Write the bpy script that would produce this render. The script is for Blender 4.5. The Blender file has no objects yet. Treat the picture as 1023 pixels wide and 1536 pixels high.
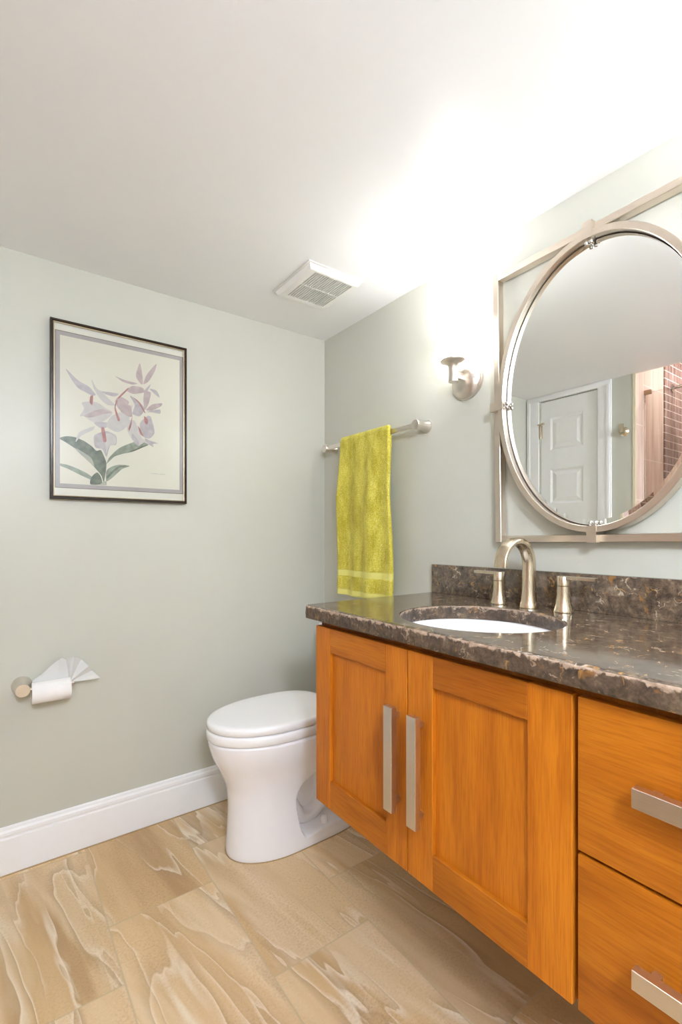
import bpy, bmesh, math, random
from mathutils import Vector, Matrix, noise

random.seed(7)
S = bpy.context.scene
COL = S.collection

# ------------------------------------------------------------------ camera
cam_data = bpy.data.cameras.new('camera')
cam_data.sensor_fit = 'HORIZONTAL'
cam_data.sensor_width = 36.0
cam_data.lens = 716.0 / 1023.0 * 36.0
cam_data.shift_y = (804.5 - 768.0) / 1023.0
cam_data.clip_start = 0.02
cam = bpy.data.objects.new('camera', cam_data)
cam.location = (-1.334, -1.960, 1.131)
cam.rotation_euler = (math.radians(90), 0, -math.radians(36.2))
COL.objects.link(cam)
S.camera = cam

# ------------------------------------------------------------------ world, exposure
world = bpy.data.worlds.new('world')
S.world = world
world.use_nodes = True
world.node_tree.nodes['Background'].inputs[0].default_value = (1, 1, 1, 1)
world.node_tree.nodes['Background'].inputs[1].default_value = 0.0
S.view_settings.view_transform = 'Standard'
S.view_settings.look = 'None'
S.view_settings.gamma = 1.0
S.view_settings.exposure = 0.0
S.cycles.max_bounces = 14
S.cycles.diffuse_bounces = 8
S.cycles.transparent_max_bounces = 12

SCONCE_STRENGTH = 17.5       # glowing glass shades of the wall sconces
CEILING_FILL = 150.0         # unseen ceiling globe added behind the camera as soft fill
SHOWER_FILL = 270.0          # unseen recessed light added to brighten the shower

# ------------------------------------------------------------------ node helpers
def new_mat(name):
    m = bpy.data.materials.new(name)
    m.use_nodes = True
    nt = m.node_tree
    return m, nt, nt.nodes['Principled BSDF']

def N(nt, kind, **kw):
    n = nt.nodes.new(kind)
    for k, v in kw.items():
        if k.startswith('i_'):
            key = k[2:]
            key = int(key) if key.isdigit() else key.replace('_', ' ')
            n.inputs[key].default_value = v
        else:
            setattr(n, k, v)
    return n

def L(nt, a, b):
    nt.links.new(a, b)

def M(nt, op, a, b=None, c=None):
    n = nt.nodes.new('ShaderNodeMath')
    n.operation = op
    for i, x in enumerate((a, b, c)):
        if x is None:
            continue
        if isinstance(x, (int, float)):
            n.inputs[i].default_value = x
        else:
            L(nt, x, n.inputs[i])
    return n.outputs[0]

def ramp(nt, fac, stops, interp='LINEAR'):
    n = nt.nodes.new('ShaderNodeValToRGB')
    n.color_ramp.interpolation = interp
    els = n.color_ramp.elements
    while len(els) < len(stops):
        els.new(0.5)
    for e, (p, c) in zip(els, stops):
        e.position = p
        e.color = (c[0], c[1], c[2], 1) if not isinstance(c, (int, float)) else (c, c, c, 1)
    L(nt, fac, n.inputs[0])
    return n.outputs[0]

def mix(nt, fac, a, b, blend='MIX'):
    n = nt.nodes.new('ShaderNodeMix')
    n.data_type = 'RGBA'
    n.blend_type = blend
    for i, x in ((0, fac), (6, a), (7, b)):
        if isinstance(x, (int, float)):
            n.inputs[i].default_value = x
        elif isinstance(x, tuple):
            n.inputs[i].default_value = (x[0], x[1], x[2], 1)
        else:
            L(nt, x, n.inputs[i])
    return n.outputs[2]

def noise_tex(nt, vec, scale, detail=4.0, rough=0.55, dist=0.0):
    n = nt.nodes.new('ShaderNodeTexNoise')
    n.inputs['Scale'].default_value = scale
    n.inputs['Detail'].default_value = detail
    n.inputs['Roughness'].default_value = rough
    n.inputs['Distortion'].default_value = dist
    if vec is not None:
        L(nt, vec, n.inputs['Vector'])
    return n.outputs['Fac']

def coords(nt, scale=(1, 1, 1), loc=(0, 0, 0)):
    t = nt.nodes.new('ShaderNodeTexCoord')
    mp = nt.nodes.new('ShaderNodeMapping')
    mp.inputs['Scale'].default_value = scale
    mp.inputs['Location'].default_value = loc
    L(nt, t.outputs['Object'], mp.inputs['Vector'])
    return mp.outputs[0]

def bump(nt, bsdf, height, strength=0.2, dist=0.002):
    b = nt.nodes.new('ShaderNodeBump')
    b.inputs['Strength'].default_value = strength
    b.inputs['Distance'].default_value = dist
    L(nt, height, b.inputs['Height'])
    L(nt, b.outputs[0], bsdf.inputs['Normal'])

def plain(name, col, rough=0.5, metal=0.0, spec=0.5, var=0.0, scale=30, bmp=0.0):
    m, nt, b = new_mat(name)
    b.inputs['Roughness'].default_value = rough
    b.inputs['Metallic'].default_value = metal
    b.inputs['Specular IOR Level'].default_value = spec
    v = coords(nt)
    n = noise_tex(nt, v, scale, 3)
    lo = tuple(c * (1 - var) for c in col)
    hi = tuple(min(1, c * (1 + var)) for c in col)
    L(nt, ramp(nt, n, [(0.3, lo), (0.7, hi)]), b.inputs['Base Color'])
    if bmp:
        bump(nt, b, noise_tex(nt, v, scale * 8, 3), bmp, 0.001)
    return m

# ------------------------------------------------------------------ materials
WALL = plain('sage_wall_paint', (0.550, 0.550, 0.482), 0.36, spec=0.35, var=0.01, scale=6, bmp=0.03)
CEIL = plain('white_ceiling_paint', (0.865, 0.87, 0.89), 0.34, spec=0.35, var=0.006, scale=5, bmp=0.02)
TRIM = plain('white_trim_paint', (0.87, 0.87, 0.88), 0.3, var=0.01)
DOORW = plain('white_door_paint', (0.84, 0.845, 0.84), 0.35, var=0.01)
PORC = plain('white_porcelain', (0.89, 0.885, 0.915), 0.10, spec=0.6, var=0.004)
SEATP = plain('white_seat_plastic', (0.90, 0.90, 0.91), 0.18, var=0.004)
SINKP = plain('white_basin_glaze', (0.90, 0.91, 0.93), 0.10, var=0.003)
PAPER = plain('white_tissue', (0.88, 0.86, 0.85), 0.9, spec=0.1, var=0.02, scale=60, bmp=0.1)
VENTW = plain('white_vent_plastic', (0.82, 0.81, 0.79), 0.4, var=0.01)
DARKSLOT = plain('slot_shade_backing', (0.05, 0.034, 0.024), 0.9, var=0.1)
DARK = plain('dark_recess', (0.03, 0.012, 0.008), 0.8, var=0.1)
GROUTC = plain('tan_caulk', (0.42, 0.30, 0.16), 0.8, var=0.1)

def brushed(name, col, rough, axis):
    m, nt, b = new_mat(name)
    sc = [700, 700, 700]
    sc[axis] = 8
    v = coords(nt, tuple(sc))
    n = noise_tex(nt, v, 1.0, 3)
    b.inputs['Metallic'].default_value = 1.0
    L(nt, ramp(nt, n, [(0.25, tuple(c * 0.95 for c in col)), (0.75, tuple(min(1, c * 1.04) for c in col))]), b.inputs['Base Color'])
    L(nt, ramp(nt, n, [(0.2, rough * 0.8), (0.8, rough * 1.2)]), b.inputs['Roughness'])
    return m
NICKEL = [brushed('brushed_nickel_' + a, (0.76, 0.70, 0.635), 0.33, i) for i, a in enumerate('xyz')]
PULL = [brushed('pull_nickel_' + a, (0.68, 0.62, 0.55), 0.36, i) for i, a in enumerate('xyz')]
FAUC = brushed('brushed_gold_nickel', (0.70, 0.60, 0.46), 0.25, 2)
MIRF = [brushed('champagne_frame_' + a, (0.70, 0.615, 0.52), 0.34, i) for i, a in enumerate('xyz')]
CHROME = plain('polished_chrome', (0.75, 0.73, 0.70), 0.12, 1.0, var=0.02)

def make_mirror():
    m, nt, b = new_mat('silvered_glass')
    b.inputs['Metallic'].default_value = 1.0
    b.inputs['Roughness'].default_value = 0.0
    b.inputs['Base Color'].default_value = (0.90, 0.915, 0.90, 1)
    return m
MIRROR = make_mirror()

def clear_pane(name, tint=(0.97, 0.985, 0.98), rough=0.0, boost=1.0):
    m = bpy.data.materials.new(name)
    m.use_nodes = True
    nt = m.node_tree
    nt.nodes.clear()
    out = N(nt, 'ShaderNodeOutputMaterial')
    tr = N(nt, 'ShaderNodeBsdfTransparent')
    tr.inputs[0].default_value = (tint[0], tint[1], tint[2], 1)
    gl = N(nt, 'ShaderNodeBsdfGlossy')
    gl.inputs['Roughness'].default_value = rough
    fr = N(nt, 'ShaderNodeFresnel')
    fr.inputs[0].default_value = 1.5
    mx = N(nt, 'ShaderNodeMixShader')
    L(nt, M(nt, 'MULTIPLY', fr.outputs[0], boost), mx.inputs[0])
    L(nt, tr.outputs[0], mx.inputs[1])
    L(nt, gl.outputs[0], mx.inputs[2])
    L(nt, mx.outputs[0], out.inputs[0])
    return m
PICGLASS = clear_pane('picture_glass', rough=0.24)
SHGLASS = clear_pane('shower_glass', (0.985, 0.993, 0.99))

def glow(name, col, strength):
    m, nt, b = new_mat(name)
    b.inputs['Base Color'].default_value = (0.9, 0.9, 0.88, 1)
    b.inputs['Roughness'].default_value = 0.3
    b.inputs['Emission Color'].default_value = (col[0], col[1], col[2], 1)
    b.inputs['Emission Strength'].default_value = strength
    return m
SHADE = glow('glowing_frosted_glass', (0.985, 0.99, 1.0), SCONCE_STRENGTH)
CFILL = glow('ceiling_fill_diffuser', (0.895, 0.97, 1.14), CEILING_FILL)
SFILL = glow('shower_fill_diffuser', (1.0, 0.97, 0.95), SHOWER_FILL)

def make_wood(name, axis, tint=1.0):
    m, nt, b = new_mat(name)
    sc = [34, 34, 34]
    sc[axis] = 2.6
    v = coords(nt, tuple(sc))
    oi = N(nt, 'ShaderNodeObjectInfo')
    off = N(nt, 'ShaderNodeVectorMath', operation='MULTIPLY_ADD')
    L(nt, oi.outputs['Random'], off.inputs[0])
    off.inputs[1].default_value = (37, 91, 53)
    L(nt, v, off.inputs[2])
    vv = off.outputs[0]
    g1 = noise_tex(nt, vv, 1.0, 6, 0.6, 0.35)
    sc2 = [7, 7, 7]; sc2[axis] = 1.7
    v2 = coords(nt, tuple(sc2), (3, 1, 2))
    off2 = N(nt, 'ShaderNodeVectorMath', operation='MULTIPLY_ADD')
    L(nt, oi.outputs['Random'], off2.inputs[0])
    off2.inputs[1].default_value = (11, 29, 17)
    L(nt, v2, off2.inputs[2])
    g2 = noise_tex(nt, off2.outputs[0], 1.0, 4, 0.5, 1.2)
    sc3 = [320, 320, 320]; sc3[axis] = 14
    g3 = noise_tex(nt, coords(nt, tuple(sc3)), 1.0, 2)
    dark = tuple(c * tint for c in (0.345, 0.088, 0.0045))
    mid = tuple(c * tint for c in (0.49, 0.148, 0.007))
    lite = tuple(c * tint for c in (0.585, 0.205, 0.012))
    base = ramp(nt, g1, [(0.10, dark), (0.48, mid), (0.88, lite)])
    cloud = ramp(nt, g2, [(0.30, (0.74, 0.68, 0.60)), (0.52, (1.0, 1.0, 1.0)), (0.8, (1.12, 1.15, 1.2))])
    c = mix(nt, 1.0, base, cloud, 'MULTIPLY')
    fine = ramp(nt, g3, [(0.34, (0.80, 0.74, 0.66)), (0.56, (1.03, 1.03, 1.03))])
    c = mix(nt, 0.8, c, fine, 'MULTIPLY')
    L(nt, c, b.inputs['Base Color'])
    b.inputs['Roughness'].default_value = 0.42
    b.inputs['Specular IOR Level'].default_value = 0.3
    bump(nt, b, g3, 0.05, 0.0006)
    return m
WOODV = make_wood('maple_vertical_grain', 2)
WOODH = make_wood('maple_horizontal_grain', 1, 0.84)  # darker tint offsets the extra lamp light on the drawers
WOODP = make_wood('maple_panel_grain', 2, 0.97)

def make_stone(name, edge=False):
    m, nt, b = new_mat(name)
    v = coords(nt)
    n1 = noise_tex(nt, v, 38, 7, 0.70, 0.5)
    n2 = noise_tex(nt, coords(nt, loc=(4, 2, 1)), 9, 4, 0.6, 0.8)
    base = ramp(nt, n1, [(0.28, (0.036, 0.025, 0.018)), (0.43, (0.098, 0.072, 0.052)), (0.57, (0.170, 0.128, 0.092)), (0.77, (0.33, 0.25, 0.165))])
    cloud = ramp(nt, n2, [(0.3, (0.58, 0.55, 0.53)), (0.6, (1.0, 0.96, 0.90))])
    c = mix(nt, 1.0, base, cloud, 'MULTIPLY')
    n3 = noise_tex(nt, coords(nt, loc=(1, 5, 2)), 120, 5, 0.7, 0.3)
    c = mix(nt, 0.75, c, ramp(nt, n3, [(0.34, (0.55, 0.52, 0.50)), (0.5, (1.0, 1.0, 1.0)), (0.68, (1.55, 1.50, 1.42))]), 'MULTIPLY')
    # short thread-like squiggles
    def thread(c, sc_, lz, mlo, colr, k):
        q = M(nt, 'ABSOLUTE', M(nt, 'SUBTRACT', noise_tex(nt, coords(nt, loc=(lz, lz, lz)), sc_, 3, 0.5, 0.7), 0.5))
        ln = ramp(nt, q, [(0.0, 1.0), (0.010, 0.7), (0.022, 0.0)])
        mk = ramp(nt, noise_tex(nt, coords(nt, loc=(9 + lz, 3, 5)), 24, 2), [(mlo, 0.0), (mlo + 0.05, 1.0)])
        return mix(nt, M(nt, 'MULTIPLY', M(nt, 'MULTIPLY', ln, mk), k), c, colr)
    c = thread(c, 30, 3, 0.56, (0.50, 0.40, 0.29), 0.85)
    c = thread(c, 26, 8, 0.58, (0.50, 0.27, 0.07), 0.8)
    rust = ramp(nt, noise_tex(nt, coords(nt, loc=(2, 7, 7)), 30, 4, 0.6, 0.6), [(0.62, 0.0), (0.70, 0.7)])
    c = mix(nt, rust, c, (0.34, 0.17, 0.045))
    if edge:
        g = N(nt, 'ShaderNodeTexCoord')
        s = N(nt, 'ShaderNodeSeparateXYZ')
        L(nt, g.outputs['Object'], s.inputs[0])
        ej = noise_tex(nt, v, 70, 3, 0.6)
        lim = M(nt, 'MULTIPLY_ADD', ej, 0.034, -0.0085)
        hh = M(nt, 'ADD', s.outputs['Z'], lim)
        chip_highlight = ramp(nt, hh, [(0.0, 0.0), (0.0022, 1.0)])  # chipped top rim; its highlight is painted as a lighter ragged band
        ccol = ramp(nt, noise_tex(nt, v, 60, 3), [(0.3, (0.30, 0.21, 0.15)), (0.7, (0.55, 0.41, 0.30))])
        c = mix(nt, 1.0, c, (0.72, 0.68, 0.66), 'MULTIPLY')  # shade of the vertical edge face put into the stone colour
        c = mix(nt, M(nt, 'MULTIPLY', chip_highlight, 0.8), c, ccol)
        b.inputs['Roughness'].default_value = 0.45
        bump(nt, b, noise_tex(nt, v, 130, 4), 0.35, 0.002)
    else:
        b.inputs['Roughness'].default_value = 0.11
        b.inputs['Specular IOR Level'].default_value = 0.85
    L(nt, c, b.inputs['Base Color'])
    return m
STONE = make_stone('brown_quartz')
STONEE = make_stone('brown_quartz_rough_shaded_edge', True)

def make_floor():
    m, nt, b = new_mat('stone_look_floor_tile')
    tc = N(nt, 'ShaderNodeTexCoord')
    sp = N(nt, 'ShaderNodeSeparateXYZ')
    L(nt, tc.outputs['Object'], sp.inputs[0])
    X, Y = sp.outputs['X'], sp.outputs['Y']
    W, LEN = 0.312, 0.628
    fx = M(nt, 'DIVIDE', M(nt, 'ADD', X, 0.437), W)
    k = M(nt, 'FLOOR', fx)
    sh = M(nt, 'MULTIPLY', M(nt, 'FLOORED_MODULO', M(nt, 'MULTIPLY', k, -1.0), 3.0), 0.206)
    fy = M(nt, 'DIVIDE', M(nt, 'ADD', M(nt, 'ADD', Y, 0.037), sh), LEN)
    r = M(nt, 'FLOOR', fy)
    ux = M(nt, 'FRACT', fx)
    uy = M(nt, 'FRACT', fy)
    dx = M(nt, 'MULTIPLY', M(nt, 'MINIMUM', ux, M(nt, 'SUBTRACT', 1.0, ux)), W)
    dy = M(nt, 'MULTIPLY', M(nt, 'MINIMUM', uy, M(nt, 'SUBTRACT', 1.0, uy)), LEN)
    d = M(nt, 'MINIMUM', dx, dy)
    grout = ramp(nt, d, [(0.0011, 1.0), (0.0019, 0.0)])
    cmb = N(nt, 'ShaderNodeCombineXYZ')
    L(nt, k, cmb.inputs[0]); L(nt, r, cmb.inputs[1])
    wn = N(nt, 'ShaderNodeTexWhiteNoise', noise_dimensions='2D')
    L(nt, cmb.outputs[0], wn.inputs['Vector'])
    # streak space: each tile shows its own piece of the pattern
    off = N(nt, 'ShaderNodeVectorMath', operation='MULTIPLY_ADD')
    L(nt, wn.outputs['Color'], off.inputs[0])
    off.inputs[1].default_value = (13, 17, 9)
    L(nt, tc.outputs['Object'], off.inputs[2])
    rot = N(nt, 'ShaderNodeMapping')
    rot.inputs['Rotation'].default_value = (0, 0, math.radians(-9))
    L(nt, off.outputs[0], rot.inputs['Vector'])
    def st(sx, sy, lz):
        mp = N(nt, 'ShaderNodeMapping')
        mp.inputs['Scale'].default_value = (sx, sy, 1)
        mp.inputs['Location'].default_value = (lz, lz * 2, lz)
        L(nt, rot.outputs[0], mp.inputs['Vector'])
        return mp.outputs[0]
    n1 = noise_tex(nt, st(5.5, 0.8, 0), 1.0, 5, 0.55, 0.15)
    base = ramp(nt, n1, [(0.30, (0.46, 0.285, 0.135)), (0.46, (0.62, 0.42, 0.215)), (0.58, (0.68, 0.48, 0.265)), (0.74, (0.76, 0.58, 0.365))])
    n2 = noise_tex(nt, st(5.0, 0.7, 3), 1.0, 5, 0.5, 0.15)
    pale = ramp(nt, n2, [(0.50, 0.0), (0.56, 0.65), (0.66, 0.25)])
    c = mix(nt, pale, base, (0.77, 0.61, 0.41))
    # wavy veins along the tile: a cream edge with a brown flank
    def vein(c, sx, sy, lz, level, wd, cream, brown, mlo, mhi):
        nn = noise_tex(nt, st(sx, sy, lz), 1.0, 4.2, 0.47, 0.15)
        t_ = M(nt, 'SUBTRACT', nn, level - 0.1)
        fb = ramp(nt, t_, [(0.1 - wd * 3.5, 0.0), (0.1 - 0.002, brown), (0.1, 0.0)])
        fc = ramp(nt, t_, [(0.1 - 0.002, 0.0), (0.1, cream), (0.1 + wd * 0.45, cream * 0.7), (0.1 + wd * 1.6, 0.0)])
        mk = ramp(nt, noise_tex(nt, st(2.2, 1.7, lz + 4), 1.0, 2), [(mlo, 0.0), (mhi, 1.0)])
        c = mix(nt, M(nt, 'MULTIPLY', fb, mk), c, (0.36, 0.225, 0.115))
        return mix(nt, M(nt, 'MULTIPLY', fc, mk), c, (0.86, 0.77, 0.63))
    c = vein(c, 4.0, 0.55, 7, 0.46, 0.014, 0.9, 0.55, 0.40, 0.52)
    c = vein(c, 4.6, 0.65, 12, 0.54, 0.011, 0.85, 0.45, 0.44, 0.55)
    c = vein(c, 7.5, 0.9, 17, 0.50, 0.010, 0.6, 0.30, 0.46, 0.58)
    c = vein(c, 3.0, 0.6, 23, 0.60, 0.010, 0.7, 0.5, 0.40, 0.55)
    # grainy speckle, stronger on some tiles
    sp1 = noise_tex(nt, tc.outputs['Object'], 150, 3, 0.7)
    spk = ramp(nt, sp1, [(0.36, (0.86, 0.83, 0.79)), (0.52, (1.0, 1.0, 1.0)), (0.7, (1.06, 1.07, 1.08))])
    amt = ramp(nt, noise_tex(nt, st(8, 3, 21), 1.0, 3), [(0.4, 0.25), (0.6, 1.0)])
    c = mix(nt, amt, c, spk, 'MULTIPLY')
    tone = ramp(nt, wn.outputs['Value'], [(0.0, (0.90, 0.885, 0.86)), (1.0, (1.07, 1.07, 1.07))])
    c = mix(nt, 1.0, c, tone, 'MULTIPLY')
    c = mix(nt, M(nt, 'MULTIPLY', grout, 0.85), c, (0.52, 0.40, 0.24))
    L(nt, c, b.inputs['Base Color'])
    L(nt, ramp(nt, n1, [(0.3, 0.36), (0.7, 0.46)]), b.inputs['Roughness'])
    hgt = M(nt, 'SUBTRACT', M(nt, 'MULTIPLY', n2, 0.35), grout)
    bump(nt, b, hgt, 0.3, 0.0012)
    return m
FLOOR = make_floor()

def make_towel():
    m, nt, b = new_mat('chartreuse_terry')
    tc = N(nt, 'ShaderNodeTexCoord')
    s = N(nt, 'ShaderNodeSeparateXYZ')
    L(nt, tc.outputs['Object'], s.inputs[0])
    z = s.outputs['Z']
    n1 = noise_tex(nt, tc.outputs['Object'], 260, 4, 0.7)
    n2 = noise_tex(nt, coords(nt, (22, 22, 9)), 1.0, 4, 0.6)
    c1 = ramp(nt, n1, [(0.32, (0.42, 0.345, 0.010)), (0.5, (0.62, 0.54, 0.055)), (0.68, (0.80, 0.73, 0.24))])
    c2 = ramp(nt, n2, [(0.34, (0.72, 0.69, 0.50)), (0.6, (1.08, 1.08, 1.30))])
    c = mix(nt, 1.0, c1, c2, 'MULTIPLY')
    # woven border band and hem (object z measured from the bar)
    def band(lo, hi):
        a = ramp(nt, M(nt, 'SUBTRACT', z, lo), [(0.0, 0.0), (0.002, 1.0)])
        bb = ramp(nt, M(nt, 'SUBTRACT', hi, z), [(0.0, 0.0), (0.002, 1.0)])
        return M(nt, 'MULTIPLY', a, bb)
    f = M(nt, 'MAXIMUM', band(-0.590, -0.560), band(-0.75, -0.645))
    c = mix(nt, f, c, (0.70, 0.655, 0.19))
    L(nt, c, b.inputs['Base Color'])
    b.inputs['Roughness'].default_value = 0.95
    b.inputs['Specular IOR Level'].default_value = 0.1
    b.inputs['Sheen Weight'].default_value = 0.35
    b.inputs['Sheen Tint'].default_value = (0.9, 0.88, 0.4, 1)
    h = M(nt, 'MULTIPLY', n1, M(nt, 'SUBTRACT', 1.0, M(nt, 'MULTIPLY', f, 0.85)))
    bump(nt, b, h, 0.7, 0.004)
    return m
TOWEL = make_towel()

def make_pinktile():
    m, nt, b = new_mat('pink_beige_shower_tile')
    tc = N(nt, 'ShaderNodeTexCoord')
    s = N(nt, 'ShaderNodeSeparateXYZ')
    L(nt, tc.outputs['Object'], s.inputs[0])
    X, Y, Z = s.outputs
    U = M(nt, 'ADD', X, Y)
    fx = M(nt, 'DIVIDE', M(nt, 'ADD', U, 2.620), 0.288)
    k = M(nt, 'FLOOR', fx)
    fz = M(nt, 'DIVIDE', M(nt, 'ADD', Z, M(nt, 'MULTIPLY', M(nt, 'FLOORED_MODULO', k, 2.0), 0.20)), 0.45)
    ux, uz = M(nt, 'FRACT', fx), M(nt, 'FRACT', fz)
    dx = M(nt, 'MULTIPLY', M(nt, 'MINIMUM', ux, M(nt, 'SUBTRACT', 1.0, ux)), 0.288)
    dz = M(nt, 'MULTIPLY', M(nt, 'MINIMUM', uz, M(nt, 'SUBTRACT', 1.0, uz)), 0.45)
    g = ramp(nt, M(nt, 'MINIMUM', dx, dz), [(0.0014, 1.0), (0.003, 0.0)])
    n = noise_tex(nt, coords(nt, (26, 26, 1.6)), 1.0, 4, 0.6, 0.3)
    c = ramp(nt, n, [(0.3, (0.50, 0.33, 0.25)), (0.5, (0.66, 0.48, 0.39)), (0.7, (0.77, 0.63, 0.54))])
    c = mix(nt, M(nt, 'MULTIPLY', g, 0.8), c, (0.84, 0.76, 0.70))
    L(nt, c, b.inputs['Base Color'])
    b.inputs['Roughness'].default_value = 0.3
    return m
PINK = make_pinktile()

def make_mosaic():
    m, nt, b = new_mat('brown_glass_mosaic')
    tc = N(nt, 'ShaderNodeTexCoord')
    s = N(nt, 'ShaderNodeSeparateXYZ')
    L(nt, tc.outputs['Object'], s.inputs[0])
    X, Y, Z = s.outputs
    A, B = 0.050, 0.050
    fx, fz = M(nt, 'DIVIDE', X, A), M(nt, 'DIVIDE', Z, B)
    cm = N(nt, 'ShaderNodeCombineXYZ')
    L(nt, M(nt, 'FLOOR', fx), cm.inputs[0]); L(nt, M(nt, 'FLOOR', fz), cm.inputs[1])
    wn = N(nt, 'ShaderNodeTexWhiteNoise', noise_dimensions='2D')
    L(nt, cm.outputs[0], wn.inputs['Vector'])
    ux, uz = M(nt, 'FRACT', fx), M(nt, 'FRACT', fz)
    dx = M(nt, 'MULTIPLY', M(nt, 'MINIMUM', ux, M(nt, 'SUBTRACT', 1.0, ux)), A)
    dz = M(nt, 'MULTIPLY', M(nt, 'MINIMUM', uz, M(nt, 'SUBTRACT', 1.0, uz)), B)
    gz = ramp(nt, dz, [(0.0016, 1.0), (0.0028, 0.0)])
    gx = ramp(nt, dx, [(0.0016, 1.0), (0.0030, 0.0)])
    n = noise_tex(nt, coords(nt, (120, 120, 6)), 1.0, 3, 0.6)
    c = ramp(nt, n, [(0.3, (0.11, 0.055, 0.045)), (0.52, (0.24, 0.135, 0.11)), (0.7, (0.46, 0.34, 0.30))])
    t = ramp(nt, wn.outputs['Value'], [(0.0, (0.75, 0.72, 0.72)), (1.0, (1.25, 1.25, 1.28))])
    c = mix(nt, 1.0, c, t, 'MULTIPLY')
    c = mix(nt, M(nt, 'MULTIPLY', gx, 0.9), c, (0.55, 0.42, 0.38))
    c = mix(nt, gz, c, (0.80, 0.70, 0.65))
    L(nt, c, b.inputs['Base Color'])
    b.inputs['Roughness'].default_value = 0.14
    return m
MOSAIC = make_mosaic()

def printed(name, col, var=0.12, scale=40):
    return plain(name, col, 0.7, spec=0.2, var=var, scale=scale)
PRINTM = {
    'paper': printed('print_paper', (0.82, 0.735, 0.61), 0.025, 6),
    'mauve': printed('mauve_mat_board', (0.46, 0.385, 0.365), 0.05, 20),
    'matcream': printed('cream_mat_board', (0.85, 0.775, 0.67), 0.02, 20),
    'matline': printed('brown_bevel_line', (0.16, 0.105, 0.06)),
    'leaf_dark': printed('print_leaf_dark', (0.155, 0.165, 0.115), 0.45, 45),
    'leaf_mid': printed('print_leaf_mid', (0.30, 0.315, 0.235), 0.28, 45),
    'leaf_pale': printed('print_leaf_pale', (0.44, 0.41, 0.32), 0.2, 45),
    'petal_pale': printed('print_petal_pale', (0.665, 0.585, 0.545), 0.06, 50),
    'petal_pink': printed('print_petal_pink', (0.585, 0.44, 0.42), 0.14, 45),
    'petal_lilac': printed('print_petal_lilac', (0.56, 0.475, 0.475), 0.14, 45),
    'throat': printed('print_throat', (0.50, 0.21, 0.19), 0.25, 80),
    'ink': printed('print_ink', (0.45, 0.40, 0.34)),
}
PFRAME = plain('dark_bronze_frame', (0.030, 0.018, 0.011), 0.25, spec=0.35, var=0.2)
PGOLD = plain('antique_gold_lip', (0.42, 0.33, 0.20), 0.35, 0.6, var=0.1)
BACKB = plain('brown_backing_board', (0.35, 0.25, 0.15), 0.9, var=0.05)

# ------------------------------------------------------------------ mesh helpers
def world_of(o):
    b = Matrix.LocRotScale(o.location, o.rotation_euler, o.scale)
    return b if o.parent is None else world_of(o.parent) @ o.matrix_parent_inverse @ b

def obj(name, bm, mats, parent=None, smooth=35, loc=None, local=False):
    # geometry is written in room coordinates unless local=True
    bmesh.ops.recalc_face_normals(bm, faces=bm.faces)
    me = bpy.data.meshes.new(name)
    if smooth:
        for f in bm.faces:
            f.smooth = True
        lim = math.radians(smooth)
        for e in bm.edges:
            e.smooth = len(e.link_faces) == 2 and e.calc_face_angle(0) < lim
    bm.to_mesh(me)
    bm.free()
    if not isinstance(mats, (list, tuple)):
        mats = [mats]
    for m in mats:
        me.materials.append(m)
    o = bpy.data.objects.new(name, me)
    COL.objects.link(o)
    if parent is not None:
        o.parent = parent
        if not local:
            o.matrix_parent_inverse = world_of(parent).inverted()
    if loc:
        o.location = loc
    return o

def thing(name, label, cat, loc=(0, 0, 0), rot=(0, 0, 0), group=None):
    o = bpy.data.objects.new(name, None)
    o.empty_display_size = 0.05
    COL.objects.link(o)
    o.location = loc
    o.rotation_euler = rot
    o['label'] = label
    o['category'] = cat
    if group:
        o['group'] = group
    return o

def tag(o, label, cat, group=None):
    o['label'] = label
    o['category'] = cat
    if group:
        o['group'] = group
    return o

def struct(name, bm, mats, label, cat, smooth=35):
    o = obj(name, bm, mats, None, smooth)
    o['kind'] = 'structure'
    o['label'] = label
    o['category'] = cat
    return o

def add_box(bm, lo, hi, bev=0.0, seg=2, mi=0):
    x0, y0, z0 = lo
    x1, y1, z1 = hi
    vs = [bm.verts.new(p) for p in ((x0, y0, z0), (x1, y0, z0), (x1, y1, z0), (x0, y1, z0),
                                     (x0, y0, z1), (x1, y0, z1), (x1, y1, z1), (x0, y1, z1))]
    fs = [bm.faces.new([vs[i] for i in q]) for q in ((0, 3, 2, 1), (4, 5, 6, 7), (0, 1, 5, 4), (1, 2, 6, 5), (2, 3, 7, 6), (3, 0, 4, 7))]
    for f in fs:
        f.material_index = mi
    if bev > 0:
        es = list({e for f in fs for e in f.edges})
        r = bmesh.ops.bevel(bm, geom=es, offset=bev, segments=seg, profile=0.7, affect='EDGES')
        for f in r['faces']:
            f.material_index = mi
    return fs

def box(lo, hi, bev=0.0, seg=2):
    bm = bmesh.new()
    add_box(bm, lo, hi, bev, seg)
    return bm

def add_rings(bm, rings, cap0=True, cap1=True, closed=True, mi=0):
    vr = [[bm.verts.new(p) for p in r] for r in rings]
    n = len(vr[0])
    for a, b in zip(vr, vr[1:]):
        for i in range(n if closed else n - 1):
            j = (i + 1) % n
            f = bm.faces.new((a[i], a[j], b[j], b[i]))
            f.material_index = mi
    if cap0:
        bm.faces.new(list(reversed(vr[0]))).material_index = mi
    if cap1:
        bm.faces.new(vr[-1]).material_index = mi
    return vr

def basis(axis):
    w = Vector(axis).normalized()
    h = Vector((0, 0, 1)) if abs(w.z) < 0.9 else Vector((1, 0, 0))
    u = h.cross(w).normalized()
    return u, w.cross(u), w

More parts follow.
